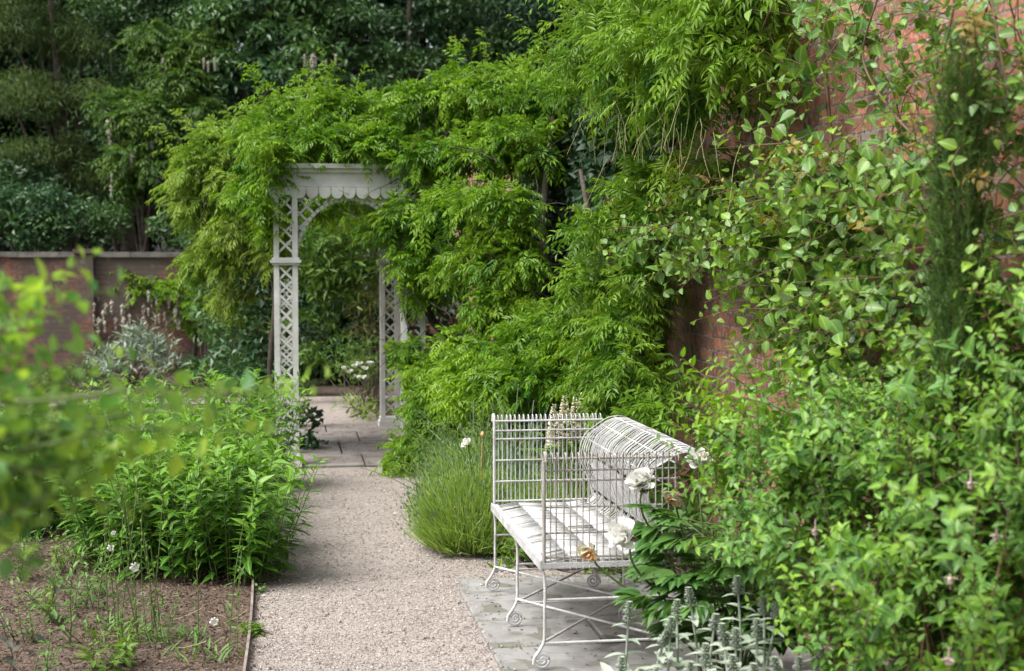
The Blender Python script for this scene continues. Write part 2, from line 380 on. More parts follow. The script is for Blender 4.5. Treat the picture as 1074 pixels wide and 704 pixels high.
def spray_racemes(parent, P, L=.16, r=.028, n=46):
    """each hanging flower cluster is a part of its own; they share one mesh."""
    proto = None
    for p in P:
        if proto is None:
            m = MB(); t = rng.random(n); a = rng.random(n) * 6.28; rad = np.stack([np.cos(a), np.sin(a), np.zeros(n)], 1)
            m.leaves(DOWN * (t * L)[:, None] + rad * r * .25, rad + DOWN * .5, UP, r * (1.2 - .8 * t), r * .8, 'dia', .1, .2)
            m.tube([(0, 0, .02), (0, 0, -L * .5), (0, 0, -L)], [r * .3, r * .25, r * .12], 5)
            o = proto = m.build('flower_raceme', M['raceme'], parent)
        else:
            o = proto.copy(); COL.objects.link(o)
        q = .6 + .7 * rng.random(); o.location = p; o.scale = (q, q, q); o.rotation_euler = (0, 0, rng.random() * 6)

# ------------------------------------------------------------------ setting: ground sheets
g = MB(); g.add([(-70, -20, 0), (70, -20, 0), (70, 110, 0), (-70, 110, 0)], [(0, 1, 2), (0, 2, 3)]); structure('ground', g, M['soil'])
PL, PR = -.19, 1.13             # left and right side of the path
def sheet(name, pts, z, mat):
    m = MB(); m.add([(p[0], p[1], z) for p in pts], [(0, i, i + 1) for i in range(1, len(pts) - 1)]); return structure(name, m, mat)
sheet('gravel_path', [(PL, -1), (1.9, -1), (1.9, 8.1), (1.4, 8.25), (1.15, 12.60), (PL, 12.60)], .008, M['gravel'])
sheet('far_path', [(-14, 18.55), (2.0, 18.55), (2.0, 19.3), (-14, 19.3)], .008, M['gravel'])
sheet('middle_path', [(.0, 15.9), (1.0, 15.9), (1.05, 18.5), (.0, 18.5)], .009, M['gravel'])
sheet('mulch_bed', [(-5.5, 1), (PL - .005, 1), (PL - .005, 12.5), (-5.5, 12.5)], .006, M['mulch'])
sheet('lawn', [(-14, 12.5), (-1.3, 12.5), (-1.3, 18.5), (-14, 18.5)], .007, M['lawn_base'])
lb = MB()
n = 26000; P = np.stack([-1.4 - rng.random(n) * 6, 12.5 + rng.random(n) * 6, np.full(n, .006)], 1)
lb.leaves(P, UP + rng.normal(size=(n, 3)) * .35, rng.normal(size=(n, 3)), .05, .006, 'dia')
tag(lb.build('grass', M['lawn']), 'short pale mown grass of the lawn', 'grass', kind='stuff')

def slabs(name, x0, x1, y0, y1, rows, mat, z=.028, gap=.015):
    m = MB(); y = y0
    for k, h in enumerate(rows):
        x = x0; first = True
        while x < x1 - .02:
            w = min((.55 if (k % 2 and first) else .82) + rng.random() * .12, x1 - x)
            if x1 - x - w < .2: w = x1 - x
            zz = z + rng.normal() * .0018; b = .006
            xa, xb, ya, yb = x + gap / 2, x + w - gap / 2, y + gap / 2, y + h - gap / 2
            V = [(xa, ya, -.02), (xb, ya, -.02), (xb, yb, -.02), (xa, yb, -.02), (xa, ya, zz - b), (xb, ya, zz - b), (xb, yb, zz - b), (xa, yb, zz - b),
                 (xa + b, ya + b, zz), (xb - b, ya + b, zz), (xb - b, yb - b, zz), (xa + b, yb - b, zz)]
            T = []
            for i in range(4):
                j = (i + 1) % 4
                T += [(i, j, 4 + j), (i, 4 + j, 4 + i), (4 + i, 4 + j, 8 + j), (4 + i, 8 + j, 8 + i)]
            T += [(8, 9, 10), (8, 10, 11)]
            m.add(V, T); x += w; first = False
        y += h
    return structure(name, m, mat)
slabs('paving', .908, 2.36, 4.53, 7.98, [.7, .62, .66, .5, .52, .45], M['slab'])
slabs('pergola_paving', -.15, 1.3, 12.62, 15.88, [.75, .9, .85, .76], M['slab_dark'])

m = MB(); n = 15000
P = np.stack([PL + .01 + rng.random(n) * 1.75, 4.8 + rng.random(n) ** 1.3 * 7.6, np.full(n, .010)], 1)
P = P[~((P[:, 0] > .90) & (P[:, 1] < 7.99))]
P = np.concatenate([P, np.stack([.91 + .06 * rng.random(130) ** 2, 5 + 3 * rng.random(130), np.full(130, .031)], 1), np.stack([.92 + 1.1 * rng.random(60), 7.9 + .10 * rng.normal(size=60).clip(-1.5, .3), np.full(60, .031)], 1)])
n = len(P); sz = .003 + .0095 * rng.random(n) ** 4 + .003 * rng.random(n)
oc = np.array([(1, 0, 0), (0, 1, 0), (-1, 0, 0), (0, -1, 0), (0, 0, .7)], float); of = np.array([(0, 1, 4), (1, 2, 4), (2, 3, 4), (3, 0, 4)])
an = rng.random(n) * 6.28; ca, sa = np.cos(an), np.sin(an)
bx = oc[None] * sz[:, None, None] * (np.array([1, .75, 1]) + rng.normal(size=(n, 5, 3)) * .15)
V = np.stack([bx[..., 0] * ca[:, None] - bx[..., 1] * sa[:, None], bx[..., 0] * sa[:, None] + bx[..., 1] * ca[:, None], bx[..., 2]], -1) + P[:, None]
m.add(V, of[None] + (np.arange(n) * 5)[:, None, None], np.repeat(rng.random(n), 5)); tag(m.build('gravel', M['pebble']), 'loose pale pinkish gravel stones on the path', 'gravel', kind='stuff')
m = MB(); n = 26000
P = np.stack([PL - .02 - rng.random(n) * 2.6, 4.6 + rng.random(n) * 5.6, .006 + rng.random(n) * .03], 1)
D = rng.normal(size=(n, 3)) * np.array([1, 1, .35]); m.leaves(P, D, UP + rng.normal(size=(n, 3)) * .35, .010 + .024 * rng.random(n) ** 1.5, .005 + .008 * rng.random(n), 'blade', .25, .1)
tag(m.build('bark_chips', M['chip']), 'brown bark chippings strewn over the flower bed', 'mulch', kind='stuff')
m = MB(); n = 240
P = np.stack([.92 + rng.random(n) * 1.2, 5.0 + rng.random(n) * 2.95, np.full(n, .034)], 1); P2 = np.stack([PL + .02 + .12 * rng.random(700) ** 2, 5 + 7.4 * rng.random(700), np.full(700, .014)], 1); P3 = np.stack([-.1 + 1.2 * rng.random(500), 12.65 + 3.1 * rng.random(500), np.full(500, .034)], 1)
P4 = np.stack([PL + .05 + 1.05 * rng.random(160), 5 + 7.4 * rng.random(160), np.full(160, .014)], 1)
P = np.concatenate([P, P2, P3, P4]); n = len(P)
m.leaves(P, rng.normal(size=(n, 3)) * np.array([1, 1, .12]), UP + rng.normal(size=(n, 3)) * .2, .012 + .022 * rng.random(n) ** 2, .006 + .009 * rng.random(n), 'lance', .2, .2)
tag(m.build('leaf_litter', M['chip']), 'small dry brown leaf litter lying on slabs and gravel', 'litter', kind='stuff')
m = MB(); n = 600; P = np.stack([.925 + rng.integers(0, 3, n) * .0 + 1.3 * rng.random(n), rng.choice([4.53 + .7, 5.85, 6.51, 7.01, 7.53, 7.97], n) + rng.normal(size=n) * .008, np.full(n, .022)], 1)
m.leaves(P, UP + rng.normal(size=(n, 3)) * .8, rng.normal(size=(n, 3)), .012 + .012 * rng.random(n), .005, 'dia'); tag(m.build('moss', M['lawn']), 'green moss growing in the joints of the slabs', 'moss', kind='stuff')
m = MB(); ey = np.linspace(1, 12.5, 40)
for i in range(39):
    a = (PL + .006 * math.sin(ey[i] * 2), ey[i], .02); b = (PL + .006 * math.sin(ey[i + 1] * 2), ey[i + 1], .02)
    m.beam(a, b, (.006, 0, 0), (0, 0, .028))
tag(m.build('metal_edging', M['rustmetal']), 'thin rusty edging strip between mulch bed and gravel path', 'edging')

# ------------------------------------------------------------------ walls
WALL_U, WALL_H = 2.45, 3.22
w = thing('brick_wall', 'tall old red brick wall overgrown along the right side of the path', 'wall', (WALL_U, 8, 0))
m = MB(); m.box((WALL_U, -3, -.1), (WALL_U + .36, 22.5, WALL_H)); m.build('wall', M['brick'], w)
m = MB()
y = -3
while y < 22.4:
    L = .58 + rng.random() * .1; m.prism([(WALL_U - .06, WALL_H + .004), (WALL_U + .42, WALL_H + .004), (WALL_U + .42, WALL_H + .06), (WALL_U + .18, WALL_H + .12), (WALL_U - .06, WALL_H + .06)], y + .004, min(y + L, 22.4) - .004); y += L
m.build('coping', M['coping'], w)
for z in (.75, 1.2, 1.65, 2.1, 2.5, 2.85):
    m = MB(); yy = np.linspace(0, 22, 45); m.tube(np.stack([np.full(45, WALL_U - .03), yy, z + .008 * np.sin(yy * 1.7)], 1), .0022, 4); m.build('training_wire', M['twine'], w)
BW_Y, BW_H = 23.4, 1.86
w = thing('garden_wall', 'lower weathered red brick garden wall with stone coping at back of the lawn', 'wall', (-5, BW_Y, 0))
m = MB(); m.box((-16, BW_Y, -.1), (WALL_U - .01, BW_Y + .35, BW_H)); m.build('wall', M['brick_far'], w)
m = MB(); x = -16
while x < 2.4:
    L = .85; m.prism([(x + .004, BW_H + .003), (min(x + L, 2.43) - .004, BW_H + .003), (min(x + L, 2.43) - .004, BW_H + .085), (x + .004, BW_H + .085)], BW_Y - .05, BW_Y + .4); x += L
m.build('coping', M['coping'], w)
pp = W(95, 300, 23.2)[0]
m = MB(); m.box((pp - .13, BW_Y - .12, -.1), (pp + .13, BW_Y - .003, BW_H + .06)); m.box((pp - .17, BW_Y - .16, BW_H + .063), (pp + .17, BW_Y - .052, BW_H + .13)); m.build('pier', M['brick_far'], w)

# ------------------------------------------------------------------ pergola
FY, RY = 12.72, 15.6
LX, RX = .0, 1.10
PW = .205                     # post width
def lattice(m, x0, x1, z0, z1, y, axis, slat=.013, th=.005, pitch=None, clip=None):
    """crossed laths filling a rectangle; axis 'x' = seen from the front, 'y' = from the side."""
    p = pitch or (x1 - x0)
    for sg in (1, -1):
        c = -(x1 - x0) - (z1 - z0)
        off = z0 - (x1 - x0) * 2
        zz = off
        while zz < z1 + (x1 - x0):
            a = (x0, zz) if sg > 0 else (x1, zz)
            pts = []
            for t in np.linspace(0, 1, 13):
                x = x0 + (x1 - x0) * t; z = zz + (x1 - x0) * (t if sg > 0 else 1 - t)
                if z0 <= z <= z1 and (clip is None or clip(x, z)): pts.append((x, z))
            if len(pts) >= 2:
                (xa, za), (xb, zb) = pts[0], pts[-1]
                dd = unit(np.array([xb - xa, zb - za])); nx, nz = -dd[1] * slat, dd[0] * slat
                yo = y + (.0045 if sg > 0 else -.0045)
                if axis == 'x': m.beam((xa, yo, za), (xb, yo, zb), (nx, 0, nz), (0, th, 0))
                else: m.beam((yo, xa, za), (yo, xb, zb), (0, nx, nz), (th, 0, 0))
            zz += p
def post(parent, cx, cyy, top, capz=1.8):
    e = MB(); h = PW / 2; s = .023
    for sx in (-1, 1):
        for sy in (-1, 1):
            e.box((cx + sx * h - (0 if sx < 0 else 2 * s), cyy + sy * h - (0 if sy < 0 else 2 * s), .12), (cx + sx * h + (2 * s if sx < 0 else 0), cyy + sy * h + (2 * s if sy < 0 else 0), top))
    po = e.build('post', M['paint'], parent)
    q = PW - 4 * s
    for (z0, z1) in ((.16, capz - .05), (capz + .06, top)):
        l = MB()
        lattice(l, cx - h + 2 * s, cx + h - 2 * s, z0, z1, cyy - (h - .015), 'x', .0095, pitch=q * 1.08)
        lattice(l, cyy - h + 2 * s, cyy + h - 2 * s, z0, z1, cx + (-1 if cx < .5 else 1) * (h - .015), 'y', .0095, pitch=q * 1.08)
        l.build('lattice', M['paint'], po)
    c = MB()
    for dz, o_, t in ((-.035, .012, .02), (-.014, .028, .026), (.013, .014, .018)): c.box((cx - h - o_, cyy - h - o_, capz + dz), (cx + h + o_, cyy + h + o_, capz + dz + t))
    c.build('capital', M['paint'], po)
    b = MB(); b.box((cx - h - .022, cyy - h - .022, .02), (cx + h + .022, cyy + h + .022, .085)); b.box((cx - h - .01, cyy - h - .01, .086), (cx + h + .01, cyy + h + .01, .122)); b.build('plinth', M['paint'], po)
    return po
BEAM0, BEAM1 = 2.44, 2.562
def arch(parent, cyy):
    h = PW / 2; xa, xb = LX + h, RX - h; mid = (xa + xb) / 2; hw = (xb - xa) / 2; z0, z1 = 1.80, 2.33
    th = np.linspace(0, math.pi, 33)
    for sgn, nm in ((0, 'arch_rib'),):
        m = MB()
        for i in range(32):
            a = np.array([mid - hw * math.cos(th[i]), cyy, z0 + (z1 - z0) * math.sin(th[i])]); b = np.array([mid - hw * math.cos(th[i + 1]), cyy, z0 + (z1 - z0) * math.sin(th[i + 1])])
            dd = unit(b - a); nn = np.array([dd[2], 0, -dd[0]])
            m.beam(a - nn * .012 - dd * .004, b - nn * .012 + dd * .004, nn * .014, (0, .03, 0))
        rib = m.build('arch_rib', M['paint'], parent)
    l = MB(); f = lambda x, z: z > z0 + (z1 - z0) * math.sqrt(max(0, 1 - ((x - mid) / hw) ** 2)) + .03
    w_ = xb - xa
    for off in (-.025,):
        for sg in (1, -1):
            for k in np.arange(-w_, w_ * 2, .122):
                pts = []
                for t in np.linspace(0, 1, 61):
                    x = xa + w_ * t; z = z0 - .3 + k + (w_ * t if sg > 0 else w_ * (1 - t))
                    if z0 < z < BEAM0 and f(x, z): pts.append((x, z))
                # split where the arch interrupts the lath
                run = []
                for q in pts + [None]:
                    if q is not None and (not run or abs(q[0] - run[-1][0]) < w_ / 40): run.append(q)
                    else:
                        if len(run) > 2:
                            (x_a, z_a), (x_b, z_b) = run[0], run[-1]; dd = unit(np.array([x_b - x_a, z_b - z_a])); yo = cyy + off + (.004 if sg > 0 else -.004)
                            l.beam((x_a, yo, z_a), (x_b, yo, z_b), (-dd[1] * .0095, 0, dd[0] * .0095), (0, .004, 0))
                        run = [q] if q is not None else []
    l.build('spandrel_lattice', M['paint'], rib)
    m = MB(); x0, x1 = LX - h - .04, RX + h + .04
    m.box((x0, cyy - .075, BEAM0), (x1, cyy + .075, BEAM1)); m.box((x0 - .03, cyy - .105, BEAM1 + .001), (x1 + .03, cyy + .105, BEAM1 + .035))
    m.box((x0 - .055, cyy - .135, BEAM1 + .036), (x1 + .055, cyy + .135, BEAM1 + .075)); m.box((x0 - .012, cyy - .088, BEAM0 + .001), (x1 + .012, cyy - .0755, BEAM0 + .022))
    bm = m.build('beam', M['paint'], parent)
    if cyy > FY + 1: return
    v = MB(); n = 13; sw = (x1 - x0) / n
    for k in range(n):
        c = x0 + sw * (k + .5); a = np.linspace(math.pi, 2 * math.pi, 11)
        v.prism([(c + sw * .47 * math.cos(t), BEAM0 - .045 + .056 * math.sin(t)) for t in a] + [(c + sw * .47, BEAM0 - .002), (c - sw * .47, BEAM0 - .002)], cyy - .098, cyy - .08)
    v.build('scalloped_valance', M['paint'], bm)
pg = thing('pergola', 'white lattice arched pergola over the path with scalloped beam', 'pergola', (LX, FY, 0))
for (x, y) in ((LX, FY), (RX, FY), (LX, RY), (RX, RY)): post(pg, x, y, BEAM0 - .002)
arch(pg, FY); arch(pg, RY)
for x in (LX, RX):
    m = MB(); m.box((x - .06, FY + .14, BEAM0 + .01), (x + .06, RY - .14, BEAM1 - .01)); m.build('side_beam', M['paint'], pg)
for y in np.linspace(FY + .4, RY - .4, 5):
    m = MB(); m.box((LX - .2, y - .025, BEAM1 - .008), (RX + .2, y + .025, BEAM1 + .07)); m.build('rafter', M['paint'], pg)
ts = thing('trellis_post', 'grey white lattice post half buried in the wisteria right of pergola', 'post', (1.66, 12.9, 0))
post(ts, 1.66, 12.9, 2.3)

# ------------------------------------------------------------------ bench
BF, BB, BN, BFAR = 1.092, 1.625, 6.11, 7.615      # front, back, near end, far end
SEAT = .505; TOPZ = .962; Z0 = .028
bench = thing('garden_bench', 'white wirework garden bench with rolled back and scroll feet on stone slabs', 'bench', ((BF + BB) / 2, (BN + BFAR) / 2, Z0))
WR = .0032
def smooth(pts, n):
    pts = np.array(pts, float); k = len(pts); t = np.linspace(0, k - 1, n); out = []
    for q in t:
        i = min(int(q), k - 2); f = q - i; p0, p1, p2, p3 = pts[max(i - 1, 0)], pts[i], pts[i + 1], pts[min(i + 2, k - 1)]
        out.append(.5 * ((2 * p1) + (-p0 + p2) * f + (2 * p0 - 5 * p1 + 4 * p2 - p3) * f * f + (-p0 + 3 * p1 - 3 * p2 + p3) * f ** 3))
    return np.array(out)
# profile of seat to rolled back (u, z)
seat_prof = [(BF - .012, SEAT - .02), (BF + .004, SEAT + .004), (BF + .05, SEAT + .006), (BF + .3, SEAT - .004), (BB - .12, SEAT), (BB - .05, SEAT + .012)]
back_prof = [(BB - .05, SEAT + .012), (BB - .005, SEAT + .05), (BB - .005, SEAT + .12), (BB - .03, SEAT + .21), (BB - .035, SEAT + .29), (BB - .005, SEAT + .37), (BB + .045, TOPZ - .045), (BB + .10, TOPZ - .006), (BB + .155, TOPZ + .002), (BB + .20, TOPZ - .018), (BB + .218, TOPZ - .05)]
sp_ = smooth(seat_prof, 14); bp_ = smooth(back_prof, 34)
m = MB(); ys = np.linspace(BN + .015, BFAR - .015, 66)
cuts = [BF - .012, BF + .125, BF + .255, BF + .385, BB - .05]
for y in ys:
    for a_, b_ in zip(cuts[:-1], cuts[1:]):
        dy, dz = rng.normal() * .0015, rng.normal() * .0012; hw = .0100 + rng.normal() * .0009; tl = rng.normal() * .0022
        za, zb = np.interp([a_, b_], sp_[:, 0], sp_[:, 1])
        m.beam((a_ + .003, y + dy, za + dz), (b_ - .003, y + dy + rng.normal() * .0015, zb + dz), (0, hw, tl), (0, 0, .0018))
seat = m.build('seat', M['iron'], bench, True)
m = MB()
for u_ in (BF + .006, BF + .13, BF + .26, BF + .39, BB - .06): m.beam((u_, BN, SEAT - .004), (u_, BFAR, SEAT - .004), (.011, 0, 0), (0, 0, .002))
m.beam((BF - .014, BN - .01, SEAT - .018), (BF - .014, BFAR + .01, SEAT - .018), (.0035, 0, 0), (0, 0, .02))
for y in (BN - .006, BFAR + .006): m.beam((BF - .01, y, SEAT - .02), (BB, y, SEAT - .02), (0, .004, 0), (0, 0, .012))
m.bar((BB, BN, SEAT - .02), (BB, BFAR, SEAT - .02), .007)
m.build('seat_frame', M['iron'], bench)
m = MB(); end = .13
for k, y in enumerate(np.linspace(BN + .012, BFAR - .012, 64)):
    # wires lean towards the middle near each end, where the back wraps round into the arm
    e = min(y - BN, BFAR - y); s_ = 1 if y - BN < BFAR - y else -1
    b = max(0, 1 - e / end); t = np.linspace(0, 1, 34)
    yy = y + s_ * b * .10 * (1 - t) ** 1.3 * (1 if b else 0) + .006 * np.sin(t * 9 + k) * .3
    uu = bp_[:, 0] - b * .05 * np.sin(np.clip(t * 1.2, 0, 1) * math.pi)
    m.tube(np.stack([uu, yy, bp_[:, 1] + rng.normal() * .003], 1), .0027, 5)
bk = m.build('backrest', M['iron'], bench, True)
m = MB()
for i in (5, 10, 15, 20, 24, 28, 33): m.tube([(bp_[i, 0] + .004, BN, bp_[i, 1]), (bp_[i, 0] + .004, BFAR, bp_[i, 1])], .0036, 6)
m.build('back_rail', M['iron'], bench)
def armrest(y, sg):
    us = np.linspace(BF - .002, BB + .05, 21 if sg < 0 else 26)
    t = MB()
    for u_ in us[1:]:
        # wire rises, hooks over the top rail and curls outwards
        p = [(y, SEAT - .04), (y + sg * .012, SEAT - .03), (y, SEAT - .005), (y, .64), (y, .84), (y + sg * .001, .93), (y + sg * .012, TOPZ + .008), (y + sg * .034, TOPZ + .014), (y + sg * .05, TOPZ - .002), (y + sg * .05, TOPZ - .025)]
        q = smooth(p, 22); t.tube(np.stack([np.full(22, u_ + rng.normal() * .0015), q[:, 0], q[:, 1]], 1), WR, 5)
    a = t.build('armrest', M['iron_shade_worn' if sg < 0 else 'iron'], bench, True)
    r_ = MB()
    for z, rr in ((.948, .0055), (.897, .0048), (.852, .0048), (.738, .0045), (.625, .0045), (SEAT + .014, .0055)): r_.tube([(BF, y - sg * .004, z), (BB + (.06 if z > .75 else .0), y - sg * .004, z)], rr, 6)
    r_.tube(smooth([(BF, y, SEAT - .03), (BF, y, .7), (BF, y, TOPZ - .03), (BF, y + sg * .015, TOPZ + .012), (BF, y + sg * .045, TOPZ + .012), (BF, y + sg * .055, TOPZ - .02)], 24), .0085, 7)
    r_.build('arm_rail', M['iron_shade_worn' if sg < 0 else 'iron'], a, True)
armrest(BN, -1); armrest(BFAR, 1)
def leg(u, y, out):
    m = MB(); top = SEAT - .01
    if out < 0: pts = [(u - .012, SEAT - .02), (u + .002, SEAT - .07), (u + .006, SEAT - .14), (u + .004, .30), (u + .004, .19)]
    else: pts = [(u, SEAT - .02), (u, .38), (u, .30), (u, .19)]
    pts += [(u, .15), (u + out * .020, .112), (u + out * .040, .083), (u + out * .044, .056)]
    q = smooth(pts, 30); m.tube(np.stack([q[:, 0], np.full(30, y), q[:, 1]], 1), .0075, 7)
    lg = m.build('leg', M['iron'], bench, True)
    s = MB(); a = np.linspace(0, 4.1 * math.pi, 60); rr = np.linspace(.037, .006, 60)
    cxx = u + out * .006; cz = Z0 + .046
    s.tube(np.stack([cxx + out * rr * np.cos(a), np.full(60, y), cz - rr * np.sin(a)], 1), .0062, 6)
    s.build('scroll_foot', M['iron'], lg, True)
MIDY = (BN + BFAR) / 2
for y in (BN, MIDY, BFAR):
    leg(BF, y, -1); leg(BB, y, 1)
    m = MB(); m.bar((BF, y, .145), (BB, y, .145), .006); m.bar((BF, y, .335), (BB, y, .335), .006); m.build('stretcher', M['iron'], bench)
for (ya, yb) in ((BN, MIDY), (MIDY, BFAR)):
    m = MB(); m.bar((BF, ya, .150), (BB, yb, .158), .0062); m.bar((BF, yb, .165), (BB, ya, .154), .0062); m.build('cross_brace', M['iron'], bench)

# ------------------------------------------------------------------ wisteria
def pxs(lst, use_u=None):
    out = []
    for q in lst:
        c = Wu(q[0], q[1], q[2]) if use_u else W(q[0], q[1], q[2])
        out.append((c, np.array([q[3], q[3], q[3] * .85])))
    return out
def tufts(P, N, k=4):
    """several leaves spring from one shoot tip."""
    P = np.repeat(P, k, 0) + rng.normal(size=(len(P) * k, 3)) * .03
    return P, unit(np.repeat(N, k, 0) + rng.normal(size=P.shape) * .3)
def wisteria_leaves(mb, blobs, dens, L=.24, pairs=5, ll=.076, lw=.027, k=4, core=.30, **kw):
    for c, r in blobs:
        c = c + rng.normal(size=3) * .03
        for q, rr in [(c + np.array([0, 0, .04]), r * .72)] + lumps([(c, r)], 3, .44, .72, .72):
            area = 4 * math.pi * rr[0] * rr[2]; n = max(4, int(dens * .85 * area))
            P, N = shell(q, rr, n, .86, .0); ok = N[:, 2] > -.05; P, N = tufts(P[ok], N[ok], 4)
            tl = rng.random() * .35; pinnate(mb, P, N, L * .66, pairs, ll * .95, lw, tint_lo=tl, tint_hi=tl + .65, **kw)
        area = 4 * math.pi * r[0] * r[2]
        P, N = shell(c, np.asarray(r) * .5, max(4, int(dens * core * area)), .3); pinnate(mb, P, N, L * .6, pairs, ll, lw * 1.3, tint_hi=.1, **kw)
def whips(ml, ms, P, D, L, n=9):
    for p, d in zip(P, D): 
        pts = curve(p, d, L * (.6 + .7 * rng.random()), 6, .5, .25); ms.tube(pts, np.linspace(.003, .0012, 7), 3)
        t = np.linspace(.25, 1, n); Q, T = along(pts, t); pinnate(ml, Q, T, .13, 3, .055, .017, .3, .5, .5, 1, .9)

v = thing('wisteria', 'pale yellow green wisteria mounded over the left shoulder of the white pergola', 'climber', (-.35, 13.1, 0))
ml, ms = MB(), MB()
B = pxs([(212, 190, 13.6, .30), (240, 165, 13.6, .30), (222, 232, 13.7, .30), (250, 205, 13.4, .30), (262, 245, 13.3, .24), (215, 285, 13.9, .24), (245, 285, 13.5, .25), (255, 320, 13.6, .2), (240, 322, 13.8, .15), (200, 215, 13.8, .26), (225, 160, 13.8, .24), (270, 135, 13.5, .24), (285, 285, 13.2, .12), (275, 265, 13.1, .16), (235, 260, 13.4, .25)])
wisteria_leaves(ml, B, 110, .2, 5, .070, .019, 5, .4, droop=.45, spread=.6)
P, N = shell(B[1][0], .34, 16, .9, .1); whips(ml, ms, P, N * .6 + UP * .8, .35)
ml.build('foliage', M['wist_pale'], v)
ms.tube(smooth([(-.12, 13.3, 0), (-.15, 13.35, .8), (-.1, 13.3, 1.5), (-.2, 13.2, 2.2), (.1, 13.0, 2.7)], 26), np.linspace(.03, .02, 26), 7)
for c, r in B:
    for _ in range(10): ms.tube(curve(c + rng.normal(size=3) * r * .4, rng.normal(size=3) + UP * .2, .55, 6, .5, .4), np.linspace(.004, .0015, 7), 3)
ms.build('stem', M['bark'], v)

v = thing('wisteria', 'bright green wisteria crown spread over the pergola beam and roof', 'climber', (.4, 12.75, 2.7))
ml, ms = MB(), MB()
B = pxs([(270, 150, 13.1, .26), (300, 135, 13.2, .26), (335, 137, 13.0, .24), (370, 135, 13.1, .25), (405, 140, 13.0, .25), (287, 178, 12.7, .18), (282, 155, 12.35, .15), (300, 168, 12.4, .10), (282, 190, 12.45, .14), (276, 222, 12.5, .12), (290, 246, 12.55, .06), (345, 160, 12.5, .07), (380, 160, 12.5, .09), (305, 165, 12.62, .13), (330, 150, 12.6, .14), (365, 148, 12.6, .14), (400, 150, 12.65, .15), (270, 180, 12.9, .2), (415, 165, 12.6, .14), (255, 215, 13.0, .2), (345, 120, 13, .2), (272, 205, 12.9, .2), (280, 240, 12.95, .16), (290, 205, 12.9, .12), (320, 152, 12.8, .16), (355, 152, 12.8, .16), (390, 152, 12.75, .17), (330, 128, 14.3, .3), (390, 125, 14.3, .3), (330, 140, 15.6, .3), (400, 140, 15.6, .32), (345, 225, 16.4, .26), (385, 225, 16.2, .24), (400, 245, 15.0, .17), (335, 212, 15.2, .13), (365, 210, 15.2, .13), (395, 212, 15.2, .13), (320, 225, 15.3, .13)])
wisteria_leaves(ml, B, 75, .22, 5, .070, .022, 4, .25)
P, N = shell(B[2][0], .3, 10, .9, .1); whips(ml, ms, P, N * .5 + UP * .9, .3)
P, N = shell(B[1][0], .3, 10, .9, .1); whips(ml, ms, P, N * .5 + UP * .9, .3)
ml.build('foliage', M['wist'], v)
ms.tube(smooth([(.0, 12.9, 2.72), (.5, 13.3, 2.78), (.9, 14, 2.75), (1.1, 15, 2.75)], 22), np.linspace(.035, .02, 22), 6)
ms.build('stem', M['bark'], v)

v = thing('wisteria', 'deep mounded bright wisteria burying the right posts of the pergola', 'climber', (1.5, 12.6, 0))
ml, ms = MB(), MB()
B = pxs([(440, 130, 13.0, .32), (485, 118, 12.8, .36), (530, 112, 12.6, .38), (570, 118, 12.3, .28), (585, 130, 12.2, .22), (436, 182, 12.8, .24), (455, 180, 12.5, .32), (500, 170, 12.2, .34), (545, 160, 12.1, .34), (565, 170, 12.0, .18), (430, 232, 12.7, .22), (440, 235, 12.5, .28), (478, 230, 12.1, .30), (520, 225, 11.6, .30), (532, 250, 11.6, .22), (447, 270, 12.7, .2), (430, 285, 12.5, .17), (424, 255, 12.55, .13), (445, 312, 12.5, .12), (432, 372, 12.5, .12), (450, 285, 12.5, .22), (500, 280, 11.8, .3), (535, 285, 11.5, .27), (520, 330, 11.7, .26), (480, 295, 12.2, .22), (545, 320, 11.6, .2)])
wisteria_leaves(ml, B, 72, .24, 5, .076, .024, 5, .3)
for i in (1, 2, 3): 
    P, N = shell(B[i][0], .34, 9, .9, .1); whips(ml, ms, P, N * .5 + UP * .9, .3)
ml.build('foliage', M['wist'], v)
for pts, r0 in (([(1.55, 12.75, 0), (1.5, 12.7, .6), (1.45, 12.7, 1.05), (1.25, 12.75, 1.35), (1.3, 12.7, 1.9), (1.1, 12.8, 2.6)], .05), ([(1.5, 12.7, .7), (1.7, 12.65, 1.15), (1.55, 12.6, 1.5), (1.8, 12.6, 2.1), (1.9, 12.6, 2.7)], .04), ([(1.45, 12.7, 1.0), (1.15, 12.65, 1.2), (1.05, 12.6, 1.25), (.98, 12.6, 1.6)], .025), ([(1.8, 12.6, 1.3), (1.45, 12.55, 1.28), (1.2, 12.5, 1.45)], .022), ([(2.3, 11.9, 0), (2.25, 11.8, 1.2), (2.1, 11.8, 2.0), (2.2, 11.9, 3.0)], .05)):
    ms.tube(smooth(pts, 30), np.linspace(r0, r0 * .5, 30), 7)
for c, r in B:
    for _ in range(5): ms.tube(curve(c + rng.normal(size=3) * r * .4, rng.normal(size=3), .6, 6, .5, .4), np.linspace(.005, .002, 7), 3)
ms.build('stem', M['bark'], v)
